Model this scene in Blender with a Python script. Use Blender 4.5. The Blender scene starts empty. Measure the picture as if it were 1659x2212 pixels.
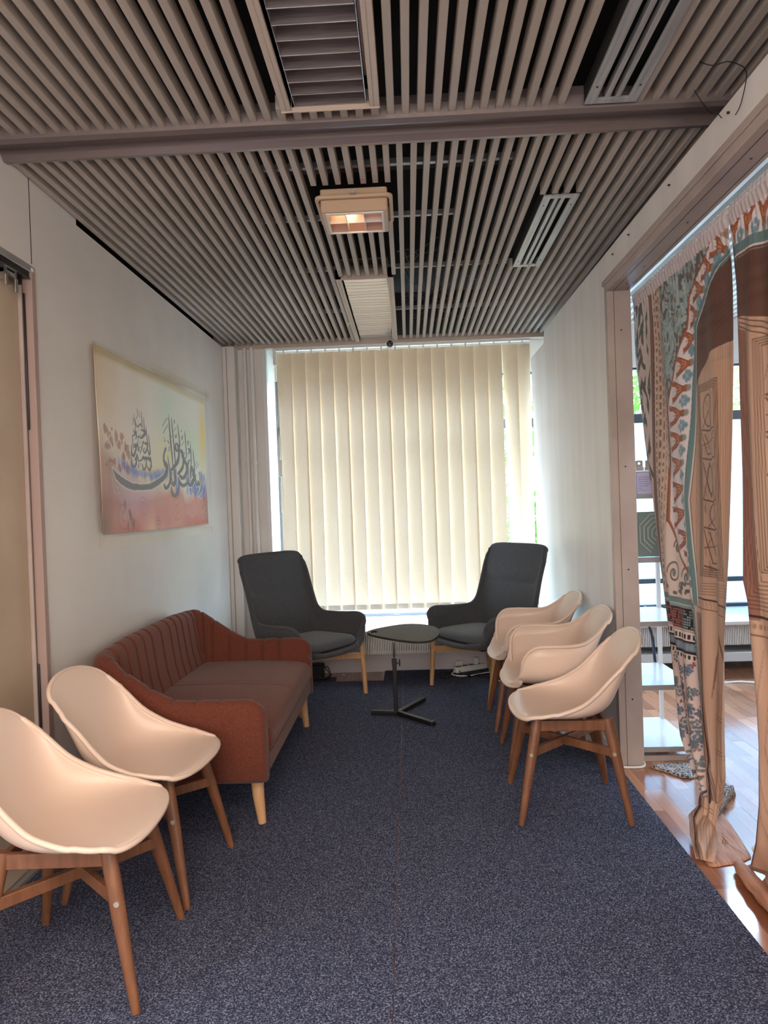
import bpy, math, random
import numpy as np
from mathutils import Vector, Matrix
random.seed(7); RNG = np.random.RandomState(5)
SC = bpy.context.scene; COL = SC.collection

# ------------------------------------------------------------------ camera
cd = bpy.data.cameras.new('camera'); cam = bpy.data.objects.new('camera', cd); COL.objects.link(cam)
RT = Vector((0.99877, 0.03564, -0.03440)); UP = Vector((0.03397, 0.01266, 0.99934)); FW = Vector((-0.03605, 0.99928, -0.01143))
cam.matrix_world = Matrix(((RT.x, UP.x, -FW.x, 0), (RT.y, UP.y, -FW.y, 0), (RT.z, UP.z, -FW.z, 1.4), (0, 0, 0, 1)))
cd.sensor_fit = 'HORIZONTAL'; cd.sensor_width = 36.0; cd.lens = 36.0 * 1500 / 1659
cd.clip_start = 0.03; cd.clip_end = 200
SC.camera = cam

# ------------------------------------------------------------------ view, world, lights
SC.view_settings.view_transform = 'Standard'; SC.view_settings.look = 'None'
SC.view_settings.exposure = 0.22; SC.view_settings.gamma = 1.0
try: SC.view_settings.use_curve_mapping = False
except Exception: pass
W = bpy.data.worlds.new('sky'); SC.world = W; W.use_nodes = True
wn = W.node_tree.nodes; wl = W.node_tree.links
bg = wn['Background']
tc = wn.new('ShaderNodeTexCoord'); sp = wn.new('ShaderNodeSeparateXYZ'); rp = wn.new('ShaderNodeValToRGB')
wl.new(tc.outputs['Generated'], sp.inputs[0]); wl.new(sp.outputs['Z'], rp.inputs[0]); wl.new(rp.outputs[0], bg.inputs[0])
rp.color_ramp.elements[0].position = 0.0; rp.color_ramp.elements[0].color = (0.62, 0.76, 1.0, 1)
rp.color_ramp.elements[1].position = 0.06; rp.color_ramp.elements[1].color = (0.76, 0.85, 1.0, 1)
x_ = rp.color_ramp.elements.new(0.5); x_.color = (0.60, 0.77, 1.0, 1)
ms_ = wn.new('ShaderNodeMapRange'); ms_.interpolation_type = 'SMOOTHSTEP'
ms_.inputs['From Min'].default_value = 0.12; ms_.inputs['From Max'].default_value = 0.60
ms_.inputs['To Min'].default_value = 8.0; ms_.inputs['To Max'].default_value = 56.0
wl.new(sp.outputs['Z'], ms_.inputs['Value']); wl.new(ms_.outputs[0], bg.inputs[1])
def area(name, loc, rot, sx, sy, power, color):
    l = bpy.data.lights.new(name, 'AREA'); l.shape = 'RECTANGLE'; l.size = sx; l.size_y = sy
    l.energy = power; l.color = color
    o = bpy.data.objects.new(name, l); COL.objects.link(o); o.location = loc; o.rotation_euler = rot
    return o
PI = math.pi
# daylight on the window front (outside the glass), added fill lights out of view behind the camera
def portal(loc, rot, sx, sy):
    o = area('window_portal', loc, rot, sx, sy, 1, (1, 1, 1)); o.data.cycles.is_portal = True; return o
portal((2.0, 6.30, 1.45), (math.radians(-90), 0, 0), 6.6, 2.3)
area('rear_overhead_fill', (-0.3, -0.5, 2.72), (0, 0, 0), 1.6, 1.8, 92, (1.0, 0.76, 0.58))  # warm fill light added overhead, out of view behind the camera
area('side_room_daylight', (4.2, 2.6, 2.3), (0, math.radians(80), 0), 2.0, 3.5, 70, (0.85, 0.92, 1.0))
area('rear_wall_fill', (-0.2, -2.3, 1.7), (math.radians(76), 0, 0), 2.4, 1.6, 78, (1.0, 0.93, 0.88))  # unseen fill light added before the rear wall, which has no window

# ------------------------------------------------------------------ materials
def hexc(r, g, b):
    f = lambda c: (c / 255 / 12.92) if c / 255 <= 0.04045 else ((c / 255 + 0.055) / 1.055) ** 2.4
    return (f(r), f(g), f(b), 1)
MATS = {}
def mat(name, col, rough=0.5, metal=0.0, spec=0.5, coat=0.0, trans=0.0, alpha=1.0):
    m = bpy.data.materials.new(name); m.use_nodes = True
    b = m.node_tree.nodes['Principled BSDF']
    b.inputs['Base Color'].default_value = col; b.inputs['Roughness'].default_value = rough
    b.inputs['Metallic'].default_value = metal; b.inputs['Specular IOR Level'].default_value = spec
    b.inputs['Coat Weight'].default_value = coat
    if trans: b.inputs['Transmission Weight'].default_value = trans
    MATS[name] = m
    return m
def nodes(m): return m.node_tree.nodes, m.node_tree.links, m.node_tree.nodes['Principled BSDF']
def noise_col(m, c1, c2, scale, detail=4, lo=0.35, hi=0.65, stretch=(1, 1, 1), bump=0.0, bscale=None, bdist=0.002, coord='Object'):
    n, l, b = nodes(m)
    tc = n.new('ShaderNodeTexCoord'); mp = n.new('ShaderNodeMapping'); mp.inputs['Scale'].default_value = stretch
    l.new(tc.outputs[coord], mp.inputs[0])
    nz = n.new('ShaderNodeTexNoise'); nz.inputs['Scale'].default_value = scale; nz.inputs['Detail'].default_value = detail
    l.new(mp.outputs[0], nz.inputs['Vector'])
    r = n.new('ShaderNodeValToRGB'); r.color_ramp.elements[0].position = lo; r.color_ramp.elements[1].position = hi
    r.color_ramp.elements[0].color = c1; r.color_ramp.elements[1].color = c2
    l.new(nz.outputs['Fac'], r.inputs[0]); l.new(r.outputs[0], b.inputs['Base Color'])
    if bump:
        bn = n.new('ShaderNodeBump'); bn.inputs['Strength'].default_value = bump; bn.inputs['Distance'].default_value = bdist
        n2 = nz
        if bscale:
            n2 = n.new('ShaderNodeTexNoise'); n2.inputs['Scale'].default_value = bscale; n2.inputs['Detail'].default_value = 3
            l.new(mp.outputs[0], n2.inputs['Vector'])
        l.new(n2.outputs['Fac'], bn.inputs['Height']); l.new(bn.outputs[0], b.inputs['Normal'])
    return m
WALL = noise_col(mat('wall_paint', hexc(200, 194, 188), 0.42, spec=0.4), hexc(220, 216, 211), hexc(227, 223, 218), 3, bump=0.05, bscale=60)
WALLR = noise_col(mat('wall_paint_scuffed', hexc(200, 194, 188), 0.40, spec=0.4), hexc(224, 221, 218), hexc(234, 231, 228), 2.2, stretch=(1, 3, .5), bump=0.05, bscale=40)
WWHITE = mat('white_gloss_paint', hexc(225, 225, 225), 0.35)
TRIM = noise_col(mat('trim_paint', hexc(172, 158, 150), 0.38), hexc(165, 151, 144), hexc(180, 166, 158), 4)
SLAT = noise_col(mat('ceiling_slat_paint', hexc(190, 176, 165), 0.55), hexc(166, 155, 145), hexc(182, 171, 161), 6, stretch=(1, .15, 1))
BEAM = mat('beam_metal', hexc(128, 116, 114), 0.32, 0.35)
BLACK = mat('plenum_black', hexc(22, 20, 20), 0.9)
VOID = mat('plenum_deck', hexc(30, 27, 26), 0.95)
ALU = noise_col(mat('brushed_aluminium', hexc(178, 178, 178), 0.42, 0.55), hexc(160, 160, 160), hexc(186, 186, 186), 10, stretch=(6, .3, 1))
LOUV = noise_col(mat('louver_metal', hexc(170, 162, 165), 0.28, 0.7), hexc(150, 142, 146), hexc(176, 168, 171), 30, stretch=(.2, 1, 6))
SHEETM = mat('ribbed_metal_sheet', hexc(222, 216, 212), 0.26, 0.6)
LFRAME = mat('lamp_frame_paint', hexc(188, 172, 158), 0.45)
BEIGE = mat('beige_plastic', hexc(196, 168, 140), 0.45)
DOORM = noise_col(mat('door_laminate', hexc(170, 152, 130), 0.5), hexc(182, 164, 142), hexc(196, 178, 156), 2.5, bump=0.03, bscale=80)
PINKW = mat('pinkish_jamb', hexc(168, 145, 138), 0.5)
DARKM = mat('dark_metal', hexc(60, 58, 60), 0.35, 0.7)
BOLTM = mat('pale_bolt_metal', hexc(176, 168, 150), 0.35, 0.2)
CHROME = mat('chrome', hexc(200, 200, 200), 0.15, 1.0)
BLK = mat('black_plastic', hexc(22, 22, 24), 0.4)
BLKP = mat('black_powder_coat', hexc(26, 27, 30), 0.42)
WPL = mat('white_plastic', hexc(232, 230, 226), 0.35)
SHELLM = mat('chair_shell_plastic', hexc(224, 202, 186), 0.34, spec=0.45)
FRAMEG = mat('window_frame_dark', hexc(70, 76, 84), 0.4, 0.2)
SHELFW = mat('shelf_enamel', hexc(215, 215, 216), 0.22)
SHELFE = mat('shelf_grey', hexc(150, 144, 142), 0.45)
def wood(name, c1, c2, sc=1.0, rough=0.45):
    m = mat(name, c1, rough)
    return noise_col(m, c1, c2, 9 * sc, 6, 0.3, 0.7, stretch=(5, 5, .6), bump=0.04, bdist=.0005)
WOODB = wood('stained_brown_wood', hexc(104, 66, 43), hexc(130, 87, 60))
WOODL = wood('pale_beech', hexc(196, 150, 108), hexc(214, 172, 130))
WOODO = wood('oak_frame', hexc(186, 140, 92), hexc(204, 160, 112))

def fabric(name, c1, c2, weave=500, bump=0.4, nscale=260):
    m = mat(name, c1, 0.9, spec=0.15)
    n, l, b = nodes(m)
    tc = n.new('ShaderNodeTexCoord')
    nz = n.new('ShaderNodeTexNoise'); nz.inputs['Scale'].default_value = nscale; nz.inputs['Detail'].default_value = 3
    l.new(tc.outputs['Object'], nz.inputs['Vector'])
    ns = []
    for st in ((7, 1, 1), (1, 7, 1), (1, 1, 7)):
        mp = n.new('ShaderNodeMapping'); mp.inputs['Scale'].default_value = st; l.new(tc.outputs['Object'], mp.inputs[0])
        q = n.new('ShaderNodeTexNoise'); q.inputs['Scale'].default_value = 110; q.inputs['Detail'].default_value = 3
        l.new(mp.outputs[0], q.inputs['Vector']); ns.append(q)
    a = n.new('ShaderNodeMath'); a.operation = 'ADD'; l.new(ns[0].outputs['Fac'], a.inputs[0]); l.new(ns[1].outputs['Fac'], a.inputs[1])
    a2 = n.new('ShaderNodeMath'); a2.operation = 'ADD'; l.new(a.outputs[0], a2.inputs[0]); l.new(ns[2].outputs['Fac'], a2.inputs[1])
    a3 = n.new('ShaderNodeMath'); a3.operation = 'ADD'; l.new(a2.outputs[0], a3.inputs[0]); l.new(nz.outputs['Fac'], a3.inputs[1])
    mr = n.new('ShaderNodeMapRange'); mr.inputs['From Min'].default_value = 1.55; mr.inputs['From Max'].default_value = 2.45
    l.new(a3.outputs[0], mr.inputs['Value'])
    mx = n.new('ShaderNodeMix'); mx.data_type = 'RGBA'; mx.inputs[6].default_value = c1; mx.inputs[7].default_value = c2
    l.new(mr.outputs[0], mx.inputs[0]); l.new(mx.outputs[2], b.inputs['Base Color'])
    bn = n.new('ShaderNodeBump'); bn.inputs['Strength'].default_value = bump; bn.inputs['Distance'].default_value = 0.001
    l.new(a3.outputs[0], bn.inputs['Height']); l.new(bn.outputs[0], b.inputs['Normal'])
    b.inputs['Sheen Weight'].default_value = 0.15
    return m
SOFAM = fabric('terracotta_weave', hexc(90, 47, 37), hexc(120, 68, 53), bump=.22)
CHARC = fabric('charcoal_felt', hexc(58, 60, 63), hexc(88, 90, 94))
CHARP = fabric('charcoal_cushion', hexc(68, 72, 76), hexc(100, 104, 109))

# carpet: tight speckled loop pile
CARPET = mat('carpet_loop', hexc(70, 72, 90), 0.95, spec=0.1)
n, l, b = nodes(CARPET)
tc = n.new('ShaderNodeTexCoord')
v1 = n.new('ShaderNodeTexNoise'); v1.inputs['Scale'].default_value = 210; v1.inputs['Detail'].default_value = 3; l.new(tc.outputs['Object'], v1.inputs['Vector'])
r1 = n.new('ShaderNodeValToRGB'); e = r1.color_ramp.elements
e[0].position = 0.34; e[0].color = hexc(35, 40, 58); e[1].position = 0.70; e[1].color = hexc(142, 149, 172)
x = r1.color_ramp.elements.new(0.52); x.color = hexc(70, 75, 95)
l.new(v1.outputs['Fac'], r1.inputs[0])
v2 = n.new('ShaderNodeTexNoise'); v2.inputs['Scale'].default_value = 1.3; v2.inputs['Detail'].default_value = 3; l.new(tc.outputs['Object'], v2.inputs['Vector'])
mr = n.new('ShaderNodeMapRange'); mr.inputs['To Min'].default_value = 0.90; mr.inputs['To Max'].default_value = 1.08; l.new(v2.outputs['Fac'], mr.inputs['Value'])
ml = n.new('ShaderNodeVectorMath'); ml.operation = 'SCALE'; l.new(r1.outputs[0], ml.inputs[0]); l.new(mr.outputs[0], ml.inputs['Scale']); l.new(ml.outputs[0], b.inputs['Base Color'])
bn = n.new('ShaderNodeBump'); bn.inputs['Strength'].default_value = 0.8; bn.inputs['Distance'].default_value = 0.004
l.new(v1.outputs['Fac'], bn.inputs['Height']); l.new(bn.outputs[0], b.inputs['Normal'])

# laminate floor
FLOOR = mat('laminate_planks', hexc(150, 100, 70), 0.17, spec=0.6, coat=0.3)
n, l, b = nodes(FLOOR)
tc = n.new('ShaderNodeTexCoord'); mp = n.new('ShaderNodeMapping'); mp.inputs['Rotation'].default_value = (0, 0, PI / 2); l.new(tc.outputs['Object'], mp.inputs[0])
br = n.new('ShaderNodeTexBrick'); l.new(mp.outputs[0], br.inputs['Vector'])
br.inputs['Scale'].default_value = 1.0; br.inputs['Brick Width'].default_value = 0.62; br.inputs['Row Height'].default_value = 0.068
br.inputs['Mortar Size'].default_value = 0.0008; br.offset = 0.37; br.inputs['Bias'].default_value = 0.0
br.inputs['Color1'].default_value = hexc(138, 88, 64); br.inputs['Color2'].default_value = hexc(190, 138, 106); br.inputs['Mortar'].default_value = hexc(90, 56, 38)
b2 = n.new('ShaderNodeTexBrick'); l.new(mp.outputs[0], b2.inputs['Vector']); b2.inputs['Scale'].default_value = 1.0
b2.inputs['Brick Width'].default_value = 1.25; b2.inputs['Row Height'].default_value = 0.205; b2.inputs['Mortar Size'].default_value = 0
b2.inputs['Color1'].default_value = (0.45, 0.40, 0.40, 1); b2.inputs['Color2'].default_value = (1.15, 1.12, 1.1, 1); b2.offset = 0.5
mm = n.new('ShaderNodeMix'); mm.data_type = 'RGBA'; mm.blend_type = 'MULTIPLY'; mm.inputs[0].default_value = 0.8
l.new(br.outputs['Color'], mm.inputs[6]); l.new(b2.outputs['Color'], mm.inputs[7])
mp2 = n.new('ShaderNodeMapping'); mp2.inputs['Scale'].default_value = (30, 1.5, 1); l.new(tc.outputs['Object'], mp2.inputs[0])
gz = n.new('ShaderNodeTexNoise'); gz.inputs['Scale'].default_value = 3; gz.inputs['Detail'].default_value = 5; l.new(mp2.outputs[0], gz.inputs['Vector'])
mr = n.new('ShaderNodeMapRange'); mr.inputs['To Min'].default_value = 0.8; mr.inputs['To Max'].default_value = 1.2; l.new(gz.outputs['Fac'], mr.inputs['Value'])
ml = n.new('ShaderNodeVectorMath'); ml.operation = 'SCALE'; l.new(mm.outputs[2], ml.inputs[0]); l.new(mr.outputs[0], ml.inputs['Scale']); l.new(ml.outputs[0], b.inputs['Base Color'])

# translucent blind cloth
BLIND = bpy.data.materials.new('blind_cloth'); BLIND.use_nodes = True; MATS['blind_cloth'] = BLIND
n = BLIND.node_tree.nodes; l = BLIND.node_tree.links; n.clear()
out = n.new('ShaderNodeOutputMaterial'); df = n.new('ShaderNodeBsdfDiffuse'); tr = n.new('ShaderNodeBsdfTranslucent'); ms = n.new('ShaderNodeMixShader')
tc = n.new('ShaderNodeTexCoord'); mp = n.new('ShaderNodeMapping'); mp.inputs['Scale'].default_value = (8, 8, 60); l.new(tc.outputs['Object'], mp.inputs[0])
nz = n.new('ShaderNodeTexNoise'); nz.inputs['Scale'].default_value = 6; nz.inputs['Detail'].default_value = 3; l.new(mp.outputs[0], nz.inputs['Vector'])
r = n.new('ShaderNodeValToRGB'); r.color_ramp.elements[0].position = .3; r.color_ramp.elements[1].position = .7
r.color_ramp.elements[0].color = hexc(230, 208, 178); r.color_ramp.elements[1].color = hexc(238, 218, 190)
l.new(nz.outputs['Fac'], r.inputs[0]); l.new(r.outputs[0], df.inputs[0]); l.new(r.outputs[0], tr.inputs[0])
ms.inputs[0].default_value = 0.051; l.new(df.outputs[0], ms.inputs[1]); l.new(tr.outputs[0], ms.inputs[2])
tp = n.new('ShaderNodeBsdfTransparent'); m2 = n.new('ShaderNodeMixShader'); m2.inputs[0].default_value = 0.005      # open weave
l.new(ms.outputs[0], m2.inputs[1]); l.new(tp.outputs[0], m2.inputs[2]); l.new(m2.outputs[0], out.inputs[0])

def thin_glass(name, tint, gloss=0.08):
    m = bpy.data.materials.new(name); m.use_nodes = True; n = m.node_tree.nodes; l = m.node_tree.links; n.clear()
    o = n.new('ShaderNodeOutputMaterial'); t = n.new('ShaderNodeBsdfTransparent'); t.inputs[0].default_value = tint
    g = n.new('ShaderNodeBsdfGlossy'); g.inputs['Roughness'].default_value = 0.02; x = n.new('ShaderNodeMixShader'); x.inputs[0].default_value = gloss
    l.new(t.outputs[0], x.inputs[1]); l.new(g.outputs[0], x.inputs[2]); l.new(x.outputs[0], o.inputs[0]); return m
GLASS = thin_glass('window_glass', (0.93, 0.97, 0.97, 1))
TAPE = thin_glass('clear_tape', (0.97, 0.955, 0.92, 1), 0.07)
TAPE.node_tree.nodes['Glossy BSDF'].inputs['Roughness'].default_value = 0.18
def translucent(name, col, mix=0.5):
    m = bpy.data.materials.new(name); m.use_nodes = True; n = m.node_tree.nodes; l = m.node_tree.links; n.clear()
    o = n.new('ShaderNodeOutputMaterial'); t = n.new('ShaderNodeBsdfTranslucent'); t.inputs[0].default_value = col
    g = n.new('ShaderNodeBsdfDiffuse'); g.inputs[0].default_value = col; x = n.new('ShaderNodeMixShader'); x.inputs[0].default_value = mix
    l.new(g.outputs[0], x.inputs[1]); l.new(t.outputs[0], x.inputs[2]); l.new(x.outputs[0], o.inputs[0]); return m
FROST = translucent('frosted_white_panel', hexc(206, 222, 234), 0.5)
LEAF = translucent('leaf_green', hexc(70, 120, 45), 0.4)
LEAFY = translucent('leaf_yellow', hexc(190, 190, 60), 0.4)
def emis(name, col, s):
    m = bpy.data.materials.new(name); m.use_nodes = True; n = m.node_tree.nodes; l = m.node_tree.links; n.clear()
    o = n.new('ShaderNodeOutputMaterial'); e = n.new('ShaderNodeEmission'); e.inputs[0].default_value = col; e.inputs[1].default_value = s
    l.new(e.outputs[0], o.inputs[0]); return m
GLOW = emis('halogen_tube_glow', (1.0, 0.55, 0.2, 1), 9.0)
def vcol_mat(name, rough=0.8, spec=0.2, trans=0.0):
    m = mat(name, (1, 1, 1, 1), rough, spec=spec); n, l, b = nodes(m)
    a = n.new('ShaderNodeAttribute'); a.attribute_name = 'print'; l.new(a.outputs['Color'], b.inputs['Base Color'])
    tc = n.new('ShaderNodeTexCoord'); nz = n.new('ShaderNodeTexNoise'); nz.inputs['Scale'].default_value = 900; l.new(tc.outputs['Object'], nz.inputs['Vector'])
    bn = n.new('ShaderNodeBump'); bn.inputs['Strength'].default_value = 0.1; bn.inputs['Distance'].default_value = 0.0005
    l.new(nz.outputs['Fac'], bn.inputs['Height']); l.new(bn.outputs[0], b.inputs['Normal'])
    return m
PRINT = vcol_mat('printed_curtain_cloth', 0.55, 0.35); POSTERM = vcol_mat('printed_poster_cloth', 0.45, 0.4)

# ------------------------------------------------------------------ mesh helpers
class MB:
    def __init__(s): s.v = []; s.f = []
    def add(s, vs, fs):
        o = len(s.v); s.v += [tuple(map(float, p)) for p in vs]; s.f += [tuple(i + o for i in f) for f in fs]; return s
    def box(s, x0, x1, y0, y1, z0, z1):
        vs = [(x, y, z) for z in (z0, z1) for y in (y0, y1) for x in (x0, x1)]
        return s.add(vs, [(0, 2, 3, 1), (4, 5, 7, 6), (0, 1, 5, 4), (2, 6, 7, 3), (0, 4, 6, 2), (1, 3, 7, 5)])
    def bar(s, p, q, w, h, up=(0, 0, 1)):
        p = Vector(p); q = Vector(q); d = (q - p).normalized(); u = Vector(up)
        a = d.cross(u).normalized(); u = a.cross(d).normalized()
        vs = [c + a * sa * w / 2 + u * su * h / 2 for c in (p, q) for su in (-1, 1) for sa in (-1, 1)]
        return s.add(vs, [(0, 1, 3, 2), (4, 6, 7, 5), (0, 4, 5, 1), (2, 3, 7, 6), (0, 2, 6, 4), (1, 5, 7, 3)])
    def loft(s, rings, caps=True, closed=True):
        n = len(rings[0]); vs = [p for r in rings for p in r]; fs = []
        for i in range(len(rings) - 1):
            for j in range(n if closed else n - 1):
                k = (j + 1) % n; fs.append((i * n + j, i * n + k, (i + 1) * n + k, (i + 1) * n + j))
        if caps and closed: fs.append(tuple(range(n))[::-1]); fs.append(tuple((len(rings) - 1) * n + j for j in range(n)))
        return s.add(vs, fs)
    def tube(s, pts, r, n=10, close=False, flat=1.0):
        pts = [Vector(p) for p in pts]; m = len(pts); rr = r if isinstance(r, (list, tuple)) else [r] * m
        rings = []; pa = None
        for i in range(m):
            if close: d = pts[(i + 1) % m] - pts[i - 1]
            else: d = pts[min(i + 1, m - 1)] - pts[max(i - 1, 0)]
            d.normalize()
            if pa is None:
                u = Vector((0, 0, 1)) if abs(d.z) < 0.9 else Vector((1, 0, 0)); pa = d.cross(u).normalized()
            pa = (pa - d * pa.dot(d)).normalized(); b = d.cross(pa)
            rings.append([pts[i] + pa * math.cos(2 * PI * k / n) * rr[i] + b * math.sin(2 * PI * k / n) * rr[i] * flat for k in range(n)])
        if close: rings.append(rings[0]); return s.loft(rings, False)
        return s.loft(rings)
    def prism(s, poly, z0, z1):
        n = len(poly); vs = [(x, y, z0) for x, y in poly] + [(x, y, z1) for x, y in poly]
        return s.add(vs, [tuple(range(n))[::-1], tuple(range(n, 2 * n))] + [(i, (i + 1) % n, n + (i + 1) % n, n + i) for i in range(n)])
    def prismx(s, poly, x0, x1):
        n = len(poly); vs = [(x0, y, z) for y, z in poly] + [(x1, y, z) for y, z in poly]
        return s.add(vs, [tuple(range(n))[::-1], tuple(range(n, 2 * n))] + [(i, (i + 1) % n, n + (i + 1) % n, n + i) for i in range(n)])
    def sphere(s, c, r, n=16, m=10, sz=1.0):
        rings = [[(c[0] + r * math.sin(PI * (i + .001) / m) * math.cos(2 * PI * k / n), c[1] + r * math.sin(PI * (i + .001) / m) * math.sin(2 * PI * k / n), c[2] + sz * r * math.cos(PI * i / m)) for k in range(n)] for i in range(m + 1)]
        return s.loft(rings, False)
    def build(s, name, m, parent=None, bevel=0, smooth=False, seg=2, sub=0, auto=True):
        me = bpy.data.meshes.new(name); me.from_pydata(s.v, [], s.f); me.update()
        import bmesh as _b
        bm = _b.new(); bm.from_mesh(me); _b.ops.recalc_face_normals(bm, faces=bm.faces); bm.to_mesh(me); bm.free()
        me.materials.append(m)
        o = bpy.data.objects.new(name, me); COL.objects.link(o)
        if parent is not None: o.parent = parent
        if bevel:
            md = o.modifiers.new('bevel', 'BEVEL'); md.width = bevel; md.segments = seg; md.limit_method = 'ANGLE'; md.angle_limit = math.radians(40)
        if sub:
            md = o.modifiers.new('sub', 'SUBSURF'); md.levels = sub; md.render_levels = sub
        if smooth or bevel or sub:
            me.shade_smooth()
            if auto: 
                try: me.set_sharp_from_angle(angle=math.radians(38))
                except Exception: pass
        return o
def tag(o, label=None, cat=None, group=None, kind=None):
    if label: o['label'] = label
    if cat: o['category'] = cat
    if group: o['group'] = group
    if kind: o['kind'] = kind
    return o
def thing(name, label, cat, loc=(0, 0, 0), rz=0, group=None, kind=None):
    o = bpy.data.objects.new(name, None); COL.objects.link(o); o.location = loc; o.rotation_euler = (0, 0, rz); o.empty_display_size = 0.05
    return tag(o, label, cat, group, kind)
def struct(mb, name, m, label=None, **k):
    o = mb.build(name, m, **k); tag(o, label, None, None, 'structure'); return o
def catmull(P, m):
    P = [np.array(p, float) for p in P]; out = []; n = len(P)
    for i in range(n - 1):
        p0, p1, p2, p3 = P[max(i - 1, 0)], P[i], P[i + 1], P[min(i + 2, n - 1)]
        for k in range(m):
            t = k / m; out.append(.5 * (2 * p1 + (p2 - p0) * t + (2 * p0 - 5 * p1 + 4 * p2 - p3) * t * t + (3 * p1 - p0 - 3 * p2 + p3) * t ** 3))
    out.append(P[-1]); return out
def catclosed(P, m):
    P = [np.array(p, float) for p in P]; out = []; n = len(P)
    for i in range(n):
        p0, p1, p2, p3 = P[i - 1], P[i], P[(i + 1) % n], P[(i + 2) % n]
        for k in range(m):
            t = k / m; out.append(.5 * (2 * p1 + (p2 - p0) * t + (2 * p0 - 5 * p1 + 4 * p2 - p3) * t * t + (3 * p1 - p0 - 3 * p2 + p3) * t ** 3))
    return out
def copytree(o, parent=None):
    c = o.copy(); COL.objects.link(c)
    if parent is not None: c.parent = parent
    for ch in list(o.children): copytree(ch, c)
    return c

# ================================================================== THE SHELL OF THE ROOM
ZC = 2.769
YW = 5.80      # inner face of the window wall
YG = 6.20      # glass line
struct(MB().box(-3.0, 6.0, -3.0, 6.3, -0.10, 0.0), 'floor', FLOOR)
# left wall with door opening (door from y 1.2 to 2.78)
wl_ = MB()
wl_.box(-1.62, -1.5, 3.19, 6.3, 0, 2.745); wl_.box(-1.62, -1.5, 2.79, 3.19, 0, 3.25)
wl_.box(-1.62, -1.5, 1.2, 2.79, 2.41, 3.25); wl_.box(-1.62, -1.5, -3.0, 1.2, 0, 3.25)
struct(wl_, 'wall_left', WALL)
struct(MB().box(-1.502, -1.4985, 2.7835, 2.7865, 2.425, 2.82), 'trim_1', DARKM)
# right partition: opening from y 1.3 to 3.65
wr = MB()
wr.prismx([(3.65, 0), (5.82, 0), (5.82, 2.57), (5.30, 2.57), (5.27, 2.59), (5.26, 2.664), (3.65, 2.650)], 1.055, 1.165)
wr.prismx([(1.3, 2.485), (3.65, 2.485), (3.65, 2.650), (1.3, 2.625)], 1.055, 1.165); wr.box(1.055, 1.165, -3.0, 1.3, 0, 2.625)
struct(wr, 'wall_right', WALLR)
struct(MB().box(1.046, 1.054, 3.66, 5.78, 0.0, 0.055), 'baseboard_right', WWHITE, bevel=.002)
# lining round the opening in the partition
t2 = MB(); t2.box(1.048, 1.170, 3.612, 3.652, 0, 2.452); t2.box(1.048, 1.170, 1.26, 1.30, 0, 2.452)
struct(t2, 'trim_2', TRIM, bevel=.002)
t3 = MB(); t3.box(1.048, 1.170, 1.26, 3.652, 2.452, 2.487); t3.box(1.040, 1.056, 1.20, 3.665, 2.487, 2.512)
struct(t3, 'trim_3', TRIM, bevel=.002)
t4 = MB(); t4.box(1.083, 1.0845, 3.6105, 3.613, 0, 2.452); t4.box(1.083, 1.0845, 1.30, 3.612, 2.4505, 2.453); t4.box(1.150, 1.1512, 1.30, 3.612, 2.4505, 2.453)
for z in (0.35, 1.02, 1.55, 2.25): t4.tube([(1.118, 3.610, z), (1.118, 3.613, z)], .004, 8)
for y in (2.25, 2.75, 3.25, 3.5): t4.tube([(1.118, y, 2.4505), (1.118, y, 2.453)], .004, 8); t4.tube([(1.0475, y, 2.60), (1.0555, y, 2.60)], .004, 8)
struct(t4, 'trim_4', DARKM)
# window wall
ww = MB()
ww.box(-1.62, -1.16, YW, YW + .1, 0, 2.75)           # wall left of the window
ww.box(-1.16, 5.2, YW + .02, YW + .10, 0, 0.38)     # low wall under the sill
ww.box(-1.62, 5.2, YG - .05, YG + .05, 2.52, 3.2)      # wall over the window
ww.box(-1.62, -1.16, YW + .1, YG + .1, 0, 3.2)
struct(ww, 'wall_window', WALL)
rv = MB(); rv.box(-1.19, -1.155, YW - .012, YG - .03, 0.38, 2.72)
struct(rv, 'trim_5', WWHITE, bevel=.003)
struct(MB().box(-1.16, 5.2, 5.44, YG - .03, 0.372, 0.402), 'trim_6', WWHITE, bevel=.006)    # the sill board
# pinkish perforated kick panel under the radiator
KICK = mat('kick_panel', hexc(205, 196, 196), 0.5)
n, l, b = nodes(KICK); tc = n.new('ShaderNodeTexCoord'); vv = n.new('ShaderNodeTexVoronoi'); vv.inputs['Scale'].default_value = 75; vv.inputs['Randomness'].default_value = 0
l.new(tc.outputs['Object'], vv.inputs['Vector']); rr_ = n.new('ShaderNodeValToRGB'); rr_.color_ramp.elements[0].position = .2; rr_.color_ramp.elements[1].position = .34
rr_.color_ramp.elements[0].color = hexc(150, 138, 138); rr_.color_ramp.elements[1].color = hexc(205, 196, 196); l.new(vv.outputs['Distance'], rr_.inputs[0]); l.new(rr_.outputs[0], b.inputs['Base Color'])
struct(MB().box(-1.12, 1.04, 5.785, 5.83, 0.0, 0.30), 'baseboard_window', KICK)
# windows: frame, mullions, glass
wf = MB()
wf.box(-1.16, -1.085, YG - .03, YG + .03, .38, 2.56)
for x in (1.42, 3.35, 5.12): wf.box(x, x + .07, YG - .03, YG + .03, .38, 2.56)
wf.box(-1.16, 5.2, YG - .03, YG + .03, 2.50, 2.56); wf.box(-1.16, 5.2, YG - .03, YG + .03, 2.035, 2.115); wf.box(-1.16, 5.2, YG - .03, YG + .03, .38, .43)
struct(wf, 'window_1', FRAMEG, bevel=.004)
struct(MB().box(-1.16, 5.2, YG + .004, YG + .010, .40, 2.53), 'window_2', GLASS)
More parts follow.
